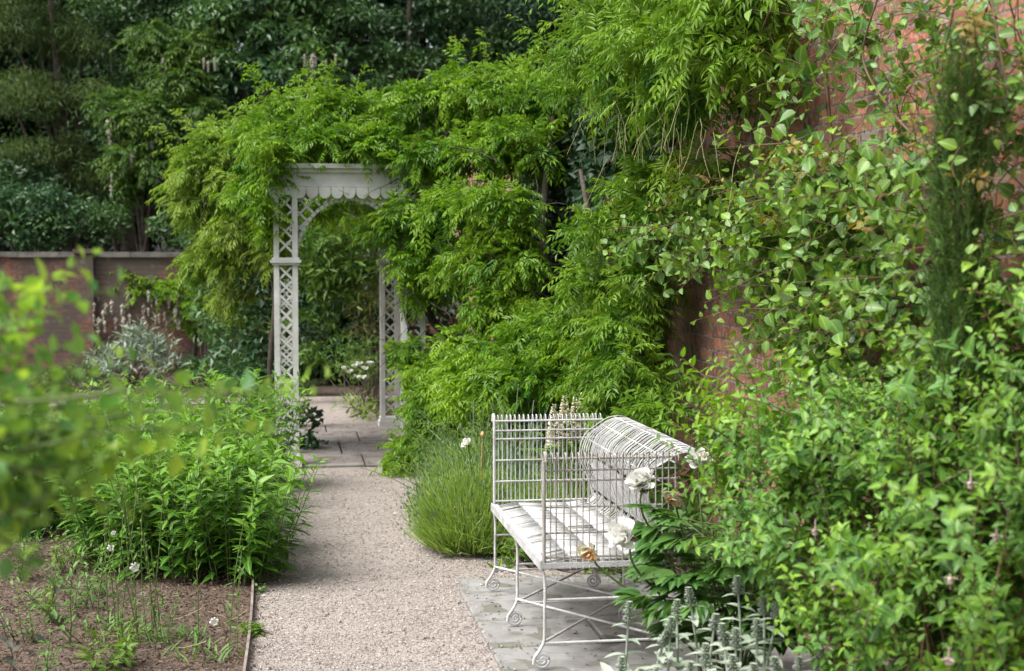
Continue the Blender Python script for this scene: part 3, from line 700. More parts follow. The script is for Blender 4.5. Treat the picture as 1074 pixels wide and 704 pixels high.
# low wisteria skirts and the ferny mounds in front of the right posts
v = thing('wisteria', 'low feathery wisteria mound spilling onto path at foot of the right pergola post', 'climber', (1.3, 12.2, 0))
ml, ms = MB(), MB()
B = pxs([(462, 385, 12.3, .25), (446, 402, 12.4, .22), (480, 375, 11.9, .23), (447, 440, 12.2, .24), (428, 468, 12.3, .17), (424, 488, 12.2, .11), (468, 430, 11.8, .26), (480, 415, 11.5, .26), (452, 468, 11.9, .2), (500, 385, 11.5, .24)])
wisteria_leaves(ml, B, 75, .22, 5, .070, .023, 5, .35); ml.build('foliage', M['wist'], v)
for c, r in B[:8]: ms.tube(smooth([(c[0] + .1, c[1] + .1, 0), c + np.array([.05, .05, -.2]), c], 10), .008, 5)
ms.build('stem', M['bark'], v)
v = thing('wisteria', 'feathery green wisteria mound directly behind the lupins and far bench arm', 'climber', (1.9, 10.6, 0))
ml, ms = MB(), MB()
B = pxs([(530, 385, 11.0, .28), (560, 370, 10.9, .27), (520, 415, 10.7, .25), (555, 410, 10.3, .25), (590, 395, 10.3, .25), (575, 345, 10.8, .24), (610, 365, 10.3, .25), (545, 350, 11.3, .2), (500, 425, 10.9, .2)])
wisteria_leaves(ml, B, 72, .23, 5, .072, .023, 5, .35); ml.build('foliage', M['wist'], v)
for c, r in B[:6]: ms.tube(smooth([(c[0] + .1, c[1] + .1, 0), c + np.array([.05, .05, -.2]), c], 10), .008, 5)
ms.build('stem', M['bark'], v)
v = thing('wisteria', 'tall wisteria hanging in tiers on the brick wall behind the bench', 'climber', (2.35, 9.6, 0))
ml, ms, mr = MB(), MB(), MB()
top = [(640, 60, 2.1, .32), (680, 30, 2.1, .34), (725, 20, 2.12, .33), (770, 25, 2.15, .28), (805, 20, 2.2, .22), (630, 105, 2.1, .3), (670, 85, 2.0, .3), (715, 75, 2.0, .3), (760, 75, 2.05, .27), (790, 85, 2.15, .2), (690, -25, 2.2, .34), (750, -30, 2.2, .34), (650, 5, 2.2, .3), (660, 125, 2.0, .22), (700, 120, 2.05, .22), (745, 115, 2.1, .2), (620, 70, 2.2, .22)]
low = [(665, 208, 2.1, .24), (648, 250, 2.12, .2), (630, 300, 2.1, .18), (612, 340, 2.05, .18), (598, 372, 2.0, .17), (690, 205, 2.2, .24), (735, 195, 2.25, .2), (650, 255, 2.05, .26), (690, 250, 2.15, .22), (630, 310, 2.0, .27), (662, 312, 2.05, .24), (650, 355, 2.0, .25), (665, 352, 2.05, .2), (635, 395, 2.0, .25), (668, 402, 2.0, .23), (615, 420, 1.95, .2), (660, 440, 1.98, .2), (690, 440, 2.0, .17)]
BT, BL = pxs(top, 1), pxs(low, 1)
wisteria_leaves(ml, BT + BL, 72, .22, 5, .066, .0185, 5, .3)
for i in (0, 1, 12, 16):
    P, N = shell(BT[i][0], .3, 10, .9, .1); whips(ml, ms, P, N * .8 + UP * .5, .35)
ml.build('foliage', M['wist_wall'], v)
for pts, r0 in (([(2.38, 9.6, 0), (2.36, 9.5, 1.2), (2.3, 9.6, 2.2), (2.2, 9.2, 3.0)], .06), ([(2.36, 9.5, 1.0), (2.33, 8.8, 1.8), (2.3, 8.3, 2.6)], .035), ([(2.36, 9.6, .9), (2.3, 10.4, 1.6), (2.25, 11, 2.5)], .035)):
    ms.tube(smooth(pts, 30), np.linspace(r0, r0 * .5, 30), 7)
ms.build('stem', M['bark'], v)
for (x, y, u_) in [(628, 120, 1.95), (645, 130, 1.92), (690, 125, 1.9), (720, 120, 1.95), (670, 110, 1.85), (735, 130, 2.0), (655, 95, 1.88)]:
    for _ in range(6):
        p = Wu(x + rng.normal() * 22, y + rng.normal() * 14, u_ - .1 * rng.random()); mr.tube(curve(p, rng.normal(size=3) * .5 + DOWN * 1.1 + np.array([-.25, 0, .1]), .15 + .2 * rng.random(), 6, .9, .3), .0014, 3)
tag(mr.build('dry_strands', M['dry'], v), kind='stuff')

v = thing('ivy', 'dark leaf layer added on the brick wall as shade between wisteria tiers', 'climber', (2.4, 11, 0)); m = MB(); ms = MB()  # leaf layer added to stand in for deep shade between the tiers
n = 9000; P = np.stack([2.40 - .08 * rng.random(n), 8.6 + 6 * rng.random(n), 3.2 * rng.random(n)], 1)
keep = (P[:, 1] > 9.1) | (P[:, 2] > 2.3); P = P[keep]; scatter(m, P, np.tile(np.array([-1.0, 0, 0]), (len(P), 1)), .085, .075, 'dia', .3, .5, .5, nrm_up=.2)
m.build('foliage', M['yew'], v)
for k in range(8):
    y = 9.2 + k * .65; ms.tube(curve((2.41, y, 0), (0, rng.normal() * .2, 1), 3, 10, 0, .2), .007, 5)
ms.build('stem', M['bark'], v)
# ------------------------------------------------------------------ ivy round the left post, shrubs seen through the arch
def bush(name, label, cat, blobs, mat, L, Wd, dens, tm='dia', k=5, droop=.2, trunk=True, extra=None, curl=.15, spread=.7, stem_mat='bark'):
    c0 = blobs[0][0]; v = thing(name, label, cat, (c0[0], c0[1], 0))
    m = MB()
    for c, r in lumps(blobs, k, .52, .64):
        P, N = shell(c, r, max(6, int(dens * 12.6 * r[0] * r[2]))); scatter(m, P, N, L, Wd, tm, .5, spread, droop, curl)
    for c, r in blobs:
        P, N = shell(c, np.asarray(r) * .7, max(4, int(dens * 4 * r[0] * r[2])), .3); scatter(m, P, N, L * 1.2, Wd * 1.4, tm, .4, .8, .1)
    m.build('foliage', M[mat], v)
    if trunk:
        s = MB()
        for c, r in blobs:
            for _ in range(4):
                b = np.array([c0[0] + rng.normal() * .08, c0[1] + rng.normal() * .08, 0]); e = c + rng.normal(size=3) * r * .4
                s.tube(smooth([b, (b + e) / 2 + rng.normal(size=3) * .06, e], 8), np.linspace(.012, .004, 8), 5)
        s.build('stem', M[stem_mat], v)
    return v
bush('ivy', 'dark glossy ivy clothing the left pergola post behind the leafy border', 'climber', pxs([(275, 330, 13.3, .2), (265, 370, 13.3, .24), (270, 410, 13.3, .24), (268, 445, 13.3, .22), (318, 400, 14.1, .18), (322, 440, 14.0, .2), (318, 470, 13.8, .12), (320, 350, 14.4, .16), (272, 300, 13.3, .16), (322, 462, 13.9, .14), (328, 470, 13.7, .1)]), 'ivy', .07, .05, 190, 'dia', 5, trunk=False)
bush('shrub', 'mid green arching shrub hanging in the upper half of the archway view', 'shrub', pxs([(335, 260, 18.2, .5), (370, 250, 18.0, .5), (345, 310, 18.4, .5), (320, 290, 18, .45), (385, 285, 17.9, .3), (325, 345, 18.2, .4), (350, 290, 18.3, .5), (320, 385, 19.4, .35)]), 'mid', .12, .04, 110, 'dia', 6, .45, trunk=False)
bush('conifer_shrub', 'yellowish feathery shrub seen beside the rear right pergola post', 'shrub', pxs([(388, 320, 18.0, .34), (392, 285, 18.2, .3), (380, 350, 18.3, .25)]), 'yellow_shrub', .12, .02, 110, 'dia', 5, .7)
gsh = bush('shrub', 'grey green bushy shrub with white flowers right of the far path', 'shrub', pxs([(380, 375, 17.2, .4), (365, 390, 17.6, .3), (395, 395, 16.8, .3)]), 'mid', .07, .028, 120)
bush('shrub', 'small pale green rounded edging plant right of path beyond pergola', 'plant', pxs([(376, 425, 16.6, .22), (388, 438, 16.2, .16)]), 'lavender', .1, .012, 200, 'dia', 4)
bush('evergreen_hedge', 'dark evergreen mass closing the far end of the path', 'hedge', pxs([(330, 350, 21.5, 1.0), (370, 330, 21.5, 1.0), (300, 330, 22, 1.0), (410, 330, 21.5, 1.0), (350, 270, 22, 1.1), (450, 320, 21, 1.1), (300, 280, 22, 1), (345, 385, 21.3, .7), (310, 390, 21.3, .7), (375, 385, 21.3, .7)]), 'yew', .10, .06, 90, 'dia', 6, trunk=False)
for (x, y, d) in [(372, 386, 16.75), (377, 383, 16.7), (383, 388, 16.6), (367, 392, 16.9), (381, 398, 16.5), (388, 383, 16.5), (362, 388, 17.0), (375, 397, 16.6)]:
    m = MB(); c = W(x, y, d); a = rng.random(12) * 6.28; m.leaves(np.tile(c, (12, 1)), np.stack([np.cos(a), np.sin(a), .4 + rng.random(12) * .6], 1), UP, .06, .045, 'petal', .1, -.1)
    m.build('flower', M['white'], gsh)
# ------------------------------------------------------------------ background trees
def tree(name, label, blobs, mat, L, Wd, dens, base, r0=.22, k=7, droop=.25, tm='dia', cat='tree', bark='bark', spread=.7, pin=None, group=None, f=.45, fine=.62):
    v = thing(name, label, cat, (base[0], base[1], 0), group)
    m = MB(); L *= fine; Wd *= fine * 1.1; dens *= 1.25 / fine ** 2
    for c, r in lumps(blobs, k, f, .7, .72):
        n = max(6, int(dens * 12.6 * r[0] * r[2])); P, N = shell(c, r, n, .7, .35); tl = rng.random() * .35
        if pin: pinnate(m, P, N, *pin)
        else: scatter(m, P, N, L, Wd, tm, .45, spread, droop, tint=np.clip(tl + .65 * rng.random(len(P)), 0, 1))
    for c, r in blobs:
        P, N = shell(c, np.asarray(r) * .8, max(6, int(dens * 4 * r[0] * r[2])), .3); scatter(m, P, N, L * 1.3, Wd * 1.5, tm, .4, .8, .2, tint=.15 * rng.random(len(P)))
    m.build('crown', M[mat], v)
    t = MB(); topc = max(blobs, key=lambda q: q[0][2])[0]; b = np.array([base[0], base[1], -.1])
    t.tube(smooth([b, b + (topc - b) * np.array([.1, .1, .35]), b + (topc - b) * np.array([.5, .5, .7]), topc], 24), np.linspace(r0, r0 * .25, 24), 9)
    for c, r in blobs:
        s0 = b + np.array([0, 0, max(.6, c[2] * .55)]); t.tube(smooth([s0, (s0 + c) / 2 + np.array([0, 0, -.2]), c], 14), np.linspace(r0 * .4, r0 * .12, 14), 6)
    t.build('trunk', M[bark], v)
    return v
def pb(lst): return [(W(x, y, d), np.array([r, r, r * .85])) for x, y, d, r in lst]
# far row closing the view
for i, (x, lab) in enumerate(((-60, 'very dark tall yew at far left edge behind the feathery tree'), (90, 'very dark tall yew behind the bright hanging creeper on left'), (240, 'very dark tall yew behind the broad leaved bluish tree'), (390, 'very dark tall yew right behind the middle of the pergola top'), (530, 'very dark tall yew filling the top centre above the wisteria'), (680, 'very dark tall yew behind the top of the brick wall'))):
    b = W(x, 400, 36); tree('yew_tree', lab, pb([(x, 220, 36, 2.2), (x + 50, 130, 36, 2.2), (x - 40, 110, 36.5, 2.2), (x, 20, 36, 2.3), (x + 60, -20, 36, 2.2), (x - 40, -60, 36, 2.2), (x + 60, 210, 36, 2.0)]), 'yew', .34, .19, 24, b, .35, 8, group='dark yews behind the garden wall')
tree('feathery_tree', 'olive green feathery drooping tree at top left beyond the wall', pb([(40, 40, 27, .95), (85, 55, 27.3, .8), (15, 110, 26.5, .9), (70, 110, 26.8, .85), (60, 165, 26.6, .75), (25, 170, 26.6, .7), (90, 190, 27, .6), (10, 20, 27, .9), (50, -30, 27, 1.1)]), 'olive', .20, .030, 60, W(75, 300, 27.2), .16, 7, .8, spread=.5)
tree('laurel_tree', 'dark green laurel showing over the wall coping at far left', pb([(20, 235, 25.3, .8), (60, 225, 25.5, .7), (100, 240, 25.4, .6), (-30, 230, 25.4, .8), (45, 255, 25.2, .5)]), 'blue_leaf', .15, .065, 60, W(60, 330, 26), .1, 7)
tree('bare_trunk_tree', 'slim pale trunk standing just behind the wall at far left', pb([(25, 190, 26, .6), (0, 200, 26, .6)]), 'laurel', .16, .07, 40, W(22, 300, 24.7), .085, 6)
tree('holly_tree', 'dense dark holly between the feathery tree and the hanging creeper', pb([(115, 40, 29, 1.1), (140, 95, 28.6, .9), (120, 130, 28.4, .9), (110, 200, 28.2, .9), (150, 10, 29, 1.0), (165, -30, 29, 1.2), (185, 40, 29, .8)]), 'laurel', .16, .075, 45, W(130, 300, 28.5), .2, 7)
v = tree('creeper_tree', 'bright green creeper hung tree with drooping cream flowers left of pergola', pb([(128, 115, 25.5, .38), (150, 125, 25.4, .42), (170, 135, 25.5, .42), (140, 165, 25.4, .40), (160, 175, 25.4, .4), (135, 195, 25.5, .3), (175, 60, 26, .5), (160, 45, 26, .35), (190, 90, 26, .5), (215, 50, 26.3, .45), (200, 120, 25.8, .5)]), 'creeper', .16, .055, 60, W(150, 300, 25.6), .1, 6, .4, pin=(.3, 4, .13, .045, .4))
spray_racemes(v, [W(112 + 50 * rng.random(), 125 + 70 * rng.random(), 24.95 + .2 * rng.random()) for _ in range(20)] + [W(160 + 15 * rng.random(), 55 + 25 * rng.random(), 25.5) for _ in range(5)], .22, .036)
v = tree('broad_leaved_tree', 'bluish green broad leaved tree with cream racemes above the pergola', pb([(235, 30, 26.5, .75), (270, 15, 26.5, .8), (300, 45, 26.3, .7), (250, 75, 26.3, .7), (290, 85, 26, .6), (330, 60, 26.2, .65), (225, 100, 26.3, .6), (320, 10, 26.6, .8), (345, 90, 26, .5), (360, 25, 26.5, .6), (280, -40, 26.5, .9), (210, 150, 25.6, .6), (200, 200, 25.2, .6), (185, 240, 25.1, .5), (230, 190, 25.4, .6)]), 'blue_leaf', .22, .085, 42, W(290, 300, 26.6), .2, 7, .5)
spray_racemes(v, [W(310 + 42 * rng.random(), 56 + 10 * rng.random(), 25.5) for _ in range(8)] + [W(210 + 20 * rng.random(), 60 + 10 * rng.random(), 25.6) for _ in range(3)], .22, .036)
tree('leafy_tree', 'mid green leafy tree standing above the middle of the wisteria', pb([(390, 30, 27, .7), (415, 70, 26.8, .6), (400, 95, 26.5, .5), (440, 30, 27.2, .8), (470, 70, 27, .7), (480, 10, 27.2, .8), (430, -30, 27, .9), (510, 50, 27.2, .7), (390, 60, 26.6, .5)]), 'laurel', .15, .065, 55, W(430, 300, 27.2), .18, 7)
tree('yew_tree', 'dark bushy yew at top centre between leafy tree and brick wall', pb([(560, 30, 27.5, .95), (600, 60, 27.3, .85), (540, 75, 27.3, .7), (630, 20, 27.5, 1.0), (590, -10, 27.6, 1.0), (660, 50, 27.3, .9), (580, 95, 27, .6)]), 'yew', .2, .07, 55, W(590, 300, 27.6), .2, 7)
bush('laurel_shrub', 'blue green laurel shrub against the back wall left of pergola', 'shrub', pxs([(218, 262, 21.5, .5), (222, 295, 21.5, .45), (242, 310, 20.5, .5), (245, 350, 20, .42), (250, 340, 19.5, .5), (245, 390, 18, .45), (260, 400, 17, .4), (235, 250, 21.8, .6)]), 'laurel', .13, .055, 75, 'dia', 6)
v = thing('wisteria', 'straggling wisteria with faded cream racemes on the far garden wall', 'climber', (W(160, 330, 23)[0], 23.2, 0))
ml, ms, mr = MB(), MB(), MB()
B = pxs([(110, 300, 23.0, .22), (130, 296, 23.0, .25), (150, 300, 23.0, .3), (165, 310, 22.9, .3), (185, 305, 22.8, .3), (120, 320, 23.1, .15), (195, 335, 22.8, .22), (155, 292, 23, .24), (210, 320, 22.6, .25)])
wisteria_leaves(ml, B, 40, .26, 4, .11, .036, 4, .2); ml.build('foliage', M['wist'], v)
spray_racemes(v, [W(92 + 120 * rng.random(), 305 + 35 * rng.random(), 22.5 + .2 * rng.random()) for _ in range(40)], .2, .036)
for pts in ([(200, 395), (205, 340), (185, 320), (140, 300)], [(205, 340), (180, 350), (150, 335), (120, 310)], [(222, 390), (200, 370), (188, 352)]): ms.tube(smooth([W(x, y, 22.95) for x, y in pts], 20), np.linspace(.05, .02, 20), 6)
ms.build('stem', M['bark'], v)
def spire(v, ml, base, h, n): pass
v = bush('silver_shrub', 'silver grey leaved shrub with pointed shoots before the far wall', 'shrub', pxs([(140, 372, 20.6, .42), (120, 378, 20.7, .35), (160, 375, 20.7, .36), (140, 355, 20.6, .3), (110, 392, 20.4, .3), (170, 390, 20.5, .3)]), 'silver_bush', .13, .028, 130, 'dia', 5, -.3, curl=.05)
ml = MB(); ms = MB()
for _ in range(9):
    p = W(95 + 90 * rng.random(), 350 + 40 * rng.random(), 20.5 + rng.random() * .3); shoot(ml, ms, p, UP + rng.normal(size=3) * .45, .45, 12, .1, .022, 'dia', 0, .1, .005, lean=.9, leafdrop=0)
tag(ml.build('shoot', M['silver_bush'], v), kind='stuff'); ms.build('shoot_stem', M['stem'], v)
bush('shrub', 'rounded dark green shrub low before the far wall at left', 'shrub', pxs([(75, 395, 20.2, .3), (95, 398, 20.3, .28), (55, 402, 20.2, .28), (35, 405, 20.1, .3)]), 'mid', .07, .035, 120)
bush('shrub', 'small dark dome shaped shrub at foot of the wall near the pergola', 'shrub', pxs([(205, 388, 20.8, .3), (190, 392, 20.6, .2)]), 'laurel', .06, .035, 150)

# ------------------------------------------------------------------ phlox border (left)
def phlox(name, label, loc, h, r, stems, group=None):
    v = thing(name, label, 'plant', (0, 0, 0), group); ml, ms = MB(), MB()
    for _ in range(stems):
        a = rng.random() * 6.28; q = math.sqrt(rng.random()); hh = h * (1 - .25 * q * rng.random()) * (.88 + .2 * rng.random())
        b = np.array([math.cos(a), math.sin(a), 0]) * q * r * .6; d = np.array([math.cos(a) * q * .42, math.sin(a) * q * .42, 1])
        shoot(ml, ms, b, d, hh, 14, .120, .042, 'lance', -.05, .08, .0038, t0=.12, pairs=True, lean=.35, taper=.35, leafdrop=.18, curl=.25, rad_up=.55)
        tip = b + unit(d) * hh; aa = np.arange(5) * 1.256
    ml.build('foliage', M['phlox'], v, True); ms.build('stem', M['stem'], v)
    v.location = loc
    return v
grp = 'leafy phlox plants in the left border'
pA = phlox('phlox', 'nearest phlox plant bulging over the path edge by the edging strip', (G(255, 612)[0] - .05, G(255, 612)[1] + .12, 0), .78, .40, 50, grp)
pB = phlox('phlox', 'phlox plant on the left front of the clump beside the white bellflowers', (G(180, 612)[0], G(180, 612)[1] + .2, 0), .76, .38, 46, grp)
pC = phlox('phlox', 'pale topped phlox plant beside the foot of the left pergola post', (-.32, 11.6, 0), .95, .4, 42, grp)
spots = [(pA, -.42, 9.0, .98, 'phlox plant leaning to the path just behind the nearest one'), (pB, -.95, 8.8, 1.0, 'phlox plant in second row behind the front left one'), (pA, -.45, 9.8, 1.05, 'phlox plant by the path midway along the border'), (pB, -1.05, 9.7, 1.06, 'phlox plant in the middle of the border away from path'), (pC, -.5, 10.7, 1.0, 'phlox plant by the path one place before the post'), (pA, -1.15, 10.7, 1.08, 'phlox plant in the back half of border away from path'), (pB, -1.65, 9.9, 1.0, 'phlox plant at the left flank of the border behind near leaves'), (pC, -1.05, 11.6, .98, 'phlox plant at the far left corner of border before the lawn'), (pC, -1.7, 10.9, .92, 'phlox plant at far left of border showing above the near leaves')]
for i, (src, x, y, s_, lab) in enumerate(spots): copy_tree(src, (x, y, 0), 1.1 * i + .7, s_, lab)

# ------------------------------------------------------------------ lavender, border plants by the bench
def lavender(label, c, r, h, n):
    v = thing('lavender', label, 'plant', (c[0], c[1], 0)); m = MB(); b = MB(); n = int(n * 1.6)
    a = rng.random(n) * 6.28; el = np.arcsin(rng.random(n)); ce, se = np.cos(el), np.sin(el)
    f = .45 + .45 * rng.random(n); dome = np.stack([np.cos(a) * ce, np.sin(a) * ce, se], 1)
    lump = 1 + .10 * np.sin(a * 5 + el * 7)
    P = np.array([c[0], c[1], .02]) + dome * np.array([r, r, h * .78]) * (f * lump)[:, None]
    D = unit(dome * .8 + UP * .75 + rng.normal(size=(n, 3)) * .22); L = .11 + .13 * rng.random(n)
    m.leaves(P, D, rng.normal(size=(n, 3)), L, .0075, 'blade', .2, .08 * rng.normal(size=n))
    k = n // 2; i = rng.integers(0, n, k); m.leaves(P[i] + D[i] * (L[i] * rng.random(k))[:, None], D[i] + rng.normal(size=(k, 3)) * .5, rng.normal(size=(k, 3)), .05, .006, 'dia')
    i = np.where((rng.random(n) < .22) & (f > .7))[0]; w_ = len(i); E = P[i] + D[i] * L[i][:, None]; U2 = unit(D[i] + UP * .5)
    m.leaves(E - U2 * .02, U2, rng.normal(size=(w_, 3)), .10, .004, 'blade', .1, 0.0); b.leaves(E + U2 * .07, U2, rng.normal(size=(w_, 3)), .030, .012, 'dia')
    m.build('foliage', M['lavender'], v); tag(b.build('flower_bud', M['blade'], v), kind='stuff')
lavender('soft pale green lavender clump bulging over gravel by the bench end', (1.13, 8.85, 0), .31, .49, 5200)
lavender('second lavender clump set back behind the first toward pergola', (1.20, 9.55, 0), .32, .58, 4600)
lavender('small lavender clump tucked behind the far bench leg', (1.62, 8.6, 0), .28, .46, 3000)
v = thing('fern_plant', 'yellow green ferny border plant above the lavender', 'plant', (1.35, 10.3, 0)); ml, ms = MB(), MB()
for _ in range(90):
    p = np.array([1.4 + rng.normal() * .22, 10.4 + rng.normal() * .28, .05]); d = UP + rng.normal(size=3) * np.array([.45, .4, .2]); pts = curve(p, d, .55 + .3 * rng.random(), 7, .5, .15); ms.tube(pts, .003, 4)
    Q, T = along(pts, np.linspace(.3, 1, 10)); pinnate(ml, Q, T, .13, 4, .045, .012, .3, .6)
ml.build('foliage', M['bed_leaf'], v); ms.build('stem', M['stem'], v)
def blades(label, c, n, L, wd, sp=.4, mat='blade'):
    v = thing('strap_leaf_plant', label, 'plant', (c[0], c[1], 0)); m = MB()
    P = np.array(c) + rng.normal(size=(n, 3)) * np.array([.1, .1, 0]); D = UP + rng.normal(size=(n, 3)) * np.array([sp, sp, .1])
    for k in range(n):
        pts = curve(P[k], D[k], L * (.7 + .5 * rng.random()), 6, .7, .1); Dd = unit(np.diff(pts, axis=0)); wv = np.linspace(1, .25, 7) * wd
        s = unit(np.cross(Dd[0], rng.normal(size=3))); V = np.concatenate([pts - s * wv[:, None] / 2, pts + s * wv[:, None] / 2]); T = []
        for i in range(6): T += [(i, i + 1, 8 + i), (i, 8 + i, 7 + i)]
        m.add(V, T, rng.random())
    m.build('foliage', M[mat], v)
blades('grey green strap leaved clump left of the far bench arm', (1.38, 9.35, 0), 170, .85, .012)
blades('grassy blue green clump behind the far bench arm', (1.7, 9.3, 0), 150, .8, .014)
blades('fresh green grassy tuft showing through the far bench arm wires', (1.6, 8.55, 0), 150, .62, .011, .45, 'bed_leaf')
bush('shrub', 'low yellow green leafy plant under the back of the bench', 'plant', pxs([(575, 585, 8.55, .13), (545, 580, 8.6, .13), (610, 590, 8.5, .13), (640, 600, 8.3, .12), (665, 600, 8.0, .1), (530, 600, 8.4, .08)]), 'bed_leaf', .06, .016, 420, 'dia', 5)
bush('shrub', 'dense green leafy plant filling the gap between bench back and wall', 'plant', [(np.array([2.15, 7.4, .3]), np.array([.22, .35, .3])), (np.array([2.18, 8.0, .35]), np.array([.22, .35, .35])), (np.array([2.1, 8.6, .4]), np.array([.3, .35, .4])), (np.array([2.15, 6.9, .3]), np.array([.22, .3, .3])), (np.array([1.9, 9.1, .4]), np.array([.3, .3, .4]))], 'mid', .08, .026, 160, 'dia', 5)
# lupins
def lupin(label, p, top):
    v = thing('lupin', label, 'flower', (p[0], p[1], 0)); s, f, l = MB(), MB(), MB()
    s.tube(smooth([(p[0], p[1], 0), (p[0] + .01, p[1], top * .6), (p[0], p[1], top)], 10), .006, 5); s.build('stem', M['stem'], v)
    H = .27
    n = 230; k = rng.random(n); z = top - H * (1 - k); rr = .046 * (1 - .78 * k ** 1.6); a = rng.random(n) * 6.283
    rad = np.stack([np.cos(a), np.sin(a), np.zeros(n)], 1); P = np.stack([np.full(n, p[0]), np.full(n, p[1]), z], 1) + rad * (rr * .35)[:, None]
    f.leaves(P, rad + UP * .55 + rng.normal(size=(n, 3)) * .25, rad - UP * .6, rr * .8, rr * .62, 'petal', .35, -.25)
    f.build('flower_spike', M['cream'], v)
    for k in range(9):
        z = .15 + (top - .5) * rng.random(); a = rng.random() * 6.28; d = np.array([math.cos(a), math.sin(a), .6]); q = np.array([p[0], p[1], z]) + unit(d) * .14
        aa = np.arange(8) * .785; l.leaves(np.tile(q, (8, 1)), np.stack([np.cos(aa), np.sin(aa), np.full(8, .25)], 1), UP, .07, .017, 'lance', .2, .1)
    l.build('foliage', M['bed_leaf'], v)
for (x, y, lab) in ((581, 424, 'short cream lupin spike leftmost of those behind the bench'), (592, 415, 'tall cream lupin spike second from left behind the bench'), (603, 417, 'cream lupin spike third from left behind the bench'), (611, 412, 'broadest cream lupin spike rightmost behind the bench')):
    p = W(x, y, 8.75); lupin(lab, p, p[2])

# ------------------------------------------------------------------ peonies
def bloom(m, c, ax, R_, n=64, cup=.5):
    ax = unit(np.asarray(ax, float)); s = unit(np.cross(ax, [.3, .9, .1])); t = np.cross(ax, s)
    for k in range(n):
        f = k / n; a = k * 2.399; el = .08 + 1.1 * (1 - f) ** .9
        d = (s * math.cos(a) + t * math.sin(a)) * math.cos(el) + ax * math.sin(el)
        l = R_ * (.70 + .34 * f) * (.6 + .6 * rng.random())
        m.leaves(np.array([c]) - ax * R_ * .15, d + rng.normal(size=3) * (.10 + .22 * f), ax + rng.normal(size=3) * .3, l, l * (.85 - .3 * f), 'petal', .2, np.array([-cup * (.4 + .6 * rng.random())]))
pv = thing('peony', 'white flowered peony with dark glossy leaves at the near end of bench', 'flower', (1.66, 5.75, 0))
ml, ms = MB(), MB(); base = np.array([1.76, 5.6, 0])
fl = [(672, 506, 5.80, .060, (-.35, -.5, .8), 1), (655, 563, 5.5, .066, (-.75, -.35, .35), 1), (733, 484, 5.95, .056, (-.2, -.4, .6), 1), (838, 590, 5.2, .06, (-.5, -.6, .3), 1), (706, 519, 5.85, .052, (-.3, -.3, -.5), 0), (619, 577, 5.85, .056, (-.5, -.2, -.5), 0)]
for (x, y, d, r, ax, good) in fl:
    c = W(x, y, d); m = MB(); bloom(m, c, ax, r, 110 if good else 30, .45 if good else .1)
    fo = m.build('flower', M['white'] if good else M['cream'], pv, True)
    m = MB(); axn = unit(np.array(ax))
    if not good: bloom(m, c + np.array([-.01, -.02, -.01]), (ax[0], ax[1] - .3, ax[2] - .4), r * .8, 12, .05); fo['label'] = 'wilted orange brown peony head'
    elif x in (733,): m.leaves(np.tile(c, (22, 1)) + rng.normal(size=(22, 3)) * .008, np.array([.4, -.4, .9]) + rng.normal(size=(22, 3)) * .3, UP, .045, .014, 'dia')
    else: m.leaves(np.tile(c - axn * r * .45, (7, 1)) + rng.normal(size=(7, 3)) * .004, DOWN * .5 + rng.normal(size=(7, 3)) * .6, axn, .03, .018, 'dia')
    m.build('withered_petal' if not good else ('stamen' if x == 733 else 'sepal'), M['orange'] if not good else (M['gold'] if x == 733 else M['stem_red']), fo)
    q = c - axn * r * .5
    ms.tube(smooth([base + rng.normal(size=3) * np.array([.08, .08, 0]), (base * .45 + q * .55) + np.array([0, .05, .02]), q + DOWN * .1 - axn * .02, q], 16), np.linspace(.006, .0042, 16), 5)
def peony_leaf(q, d, s_):
    d = unit(d); pts = curve(q, d, .16 * s_, 5, .3, .05); ms.tube(pts, .003, 4); e = pts[-1]; dd = unit(pts[-1] - pts[-2]); S = unit(np.cross(dd, UP))
    for o_ in (-1, 0, 1):
        q2 = e + unit(dd + S * o_ * .8) * .05 * s_ * (1.3 if o_ == 0 else 1); D = np.array([unit(dd + S * o_ * .75 + S * k * .5) for k in (-1, 0, 1)]) + rng.normal(size=(3, 3)) * .08
        ml.leaves(np.tile(q2, (3, 1)), D, UP + rng.normal(size=3) * .25, .115 * s_ * (.85 + .3 * rng.random(3)), .050 * s_, 'ovate', .14, .28, np.clip(rng.random() + rng.normal(size=3) * .12, 0, 1))
for k in range(30):
    a = rng.random() * 6.28; hh = .42 + .3 * rng.random(); b = base + np.array([math.cos(a), math.sin(a), 0]) * .1 * rng.random(); d = np.array([math.cos(a) * .26 + .06, math.sin(a) * .3, 1])
    pts = curve(b, d, hh, 6, .1, .1); ms.tube(pts, np.linspace(.006, .004, 7), 5)
    for t in (.62, .76, .88, 1.0):
        q, tn = along(pts, np.array([t])); aa = a + rng.normal() * 1.3; peony_leaf(q[0], np.array([math.cos(aa), math.sin(aa), .35 + .3 * rng.random()]), .85 + .3 * rng.random())
for (x, y, d) in ((690, 545, 5.8), (705, 560, 5.7), (700, 585, 5.6), (720, 555, 5.7), (745, 560, 5.6), (715, 590, 5.5)):
    for _ in range(2): q = W(x + 35, y + 12, d + .1); peony_leaf(q, ray(x - 60, y - 5) * 0 + np.array([-.9, -.35, .35]) + rng.normal(size=3) * .35, 1.0)
ml.build('foliage', M['peony_leaf'], pv, True); ms.build('stem', M['stem'], pv)
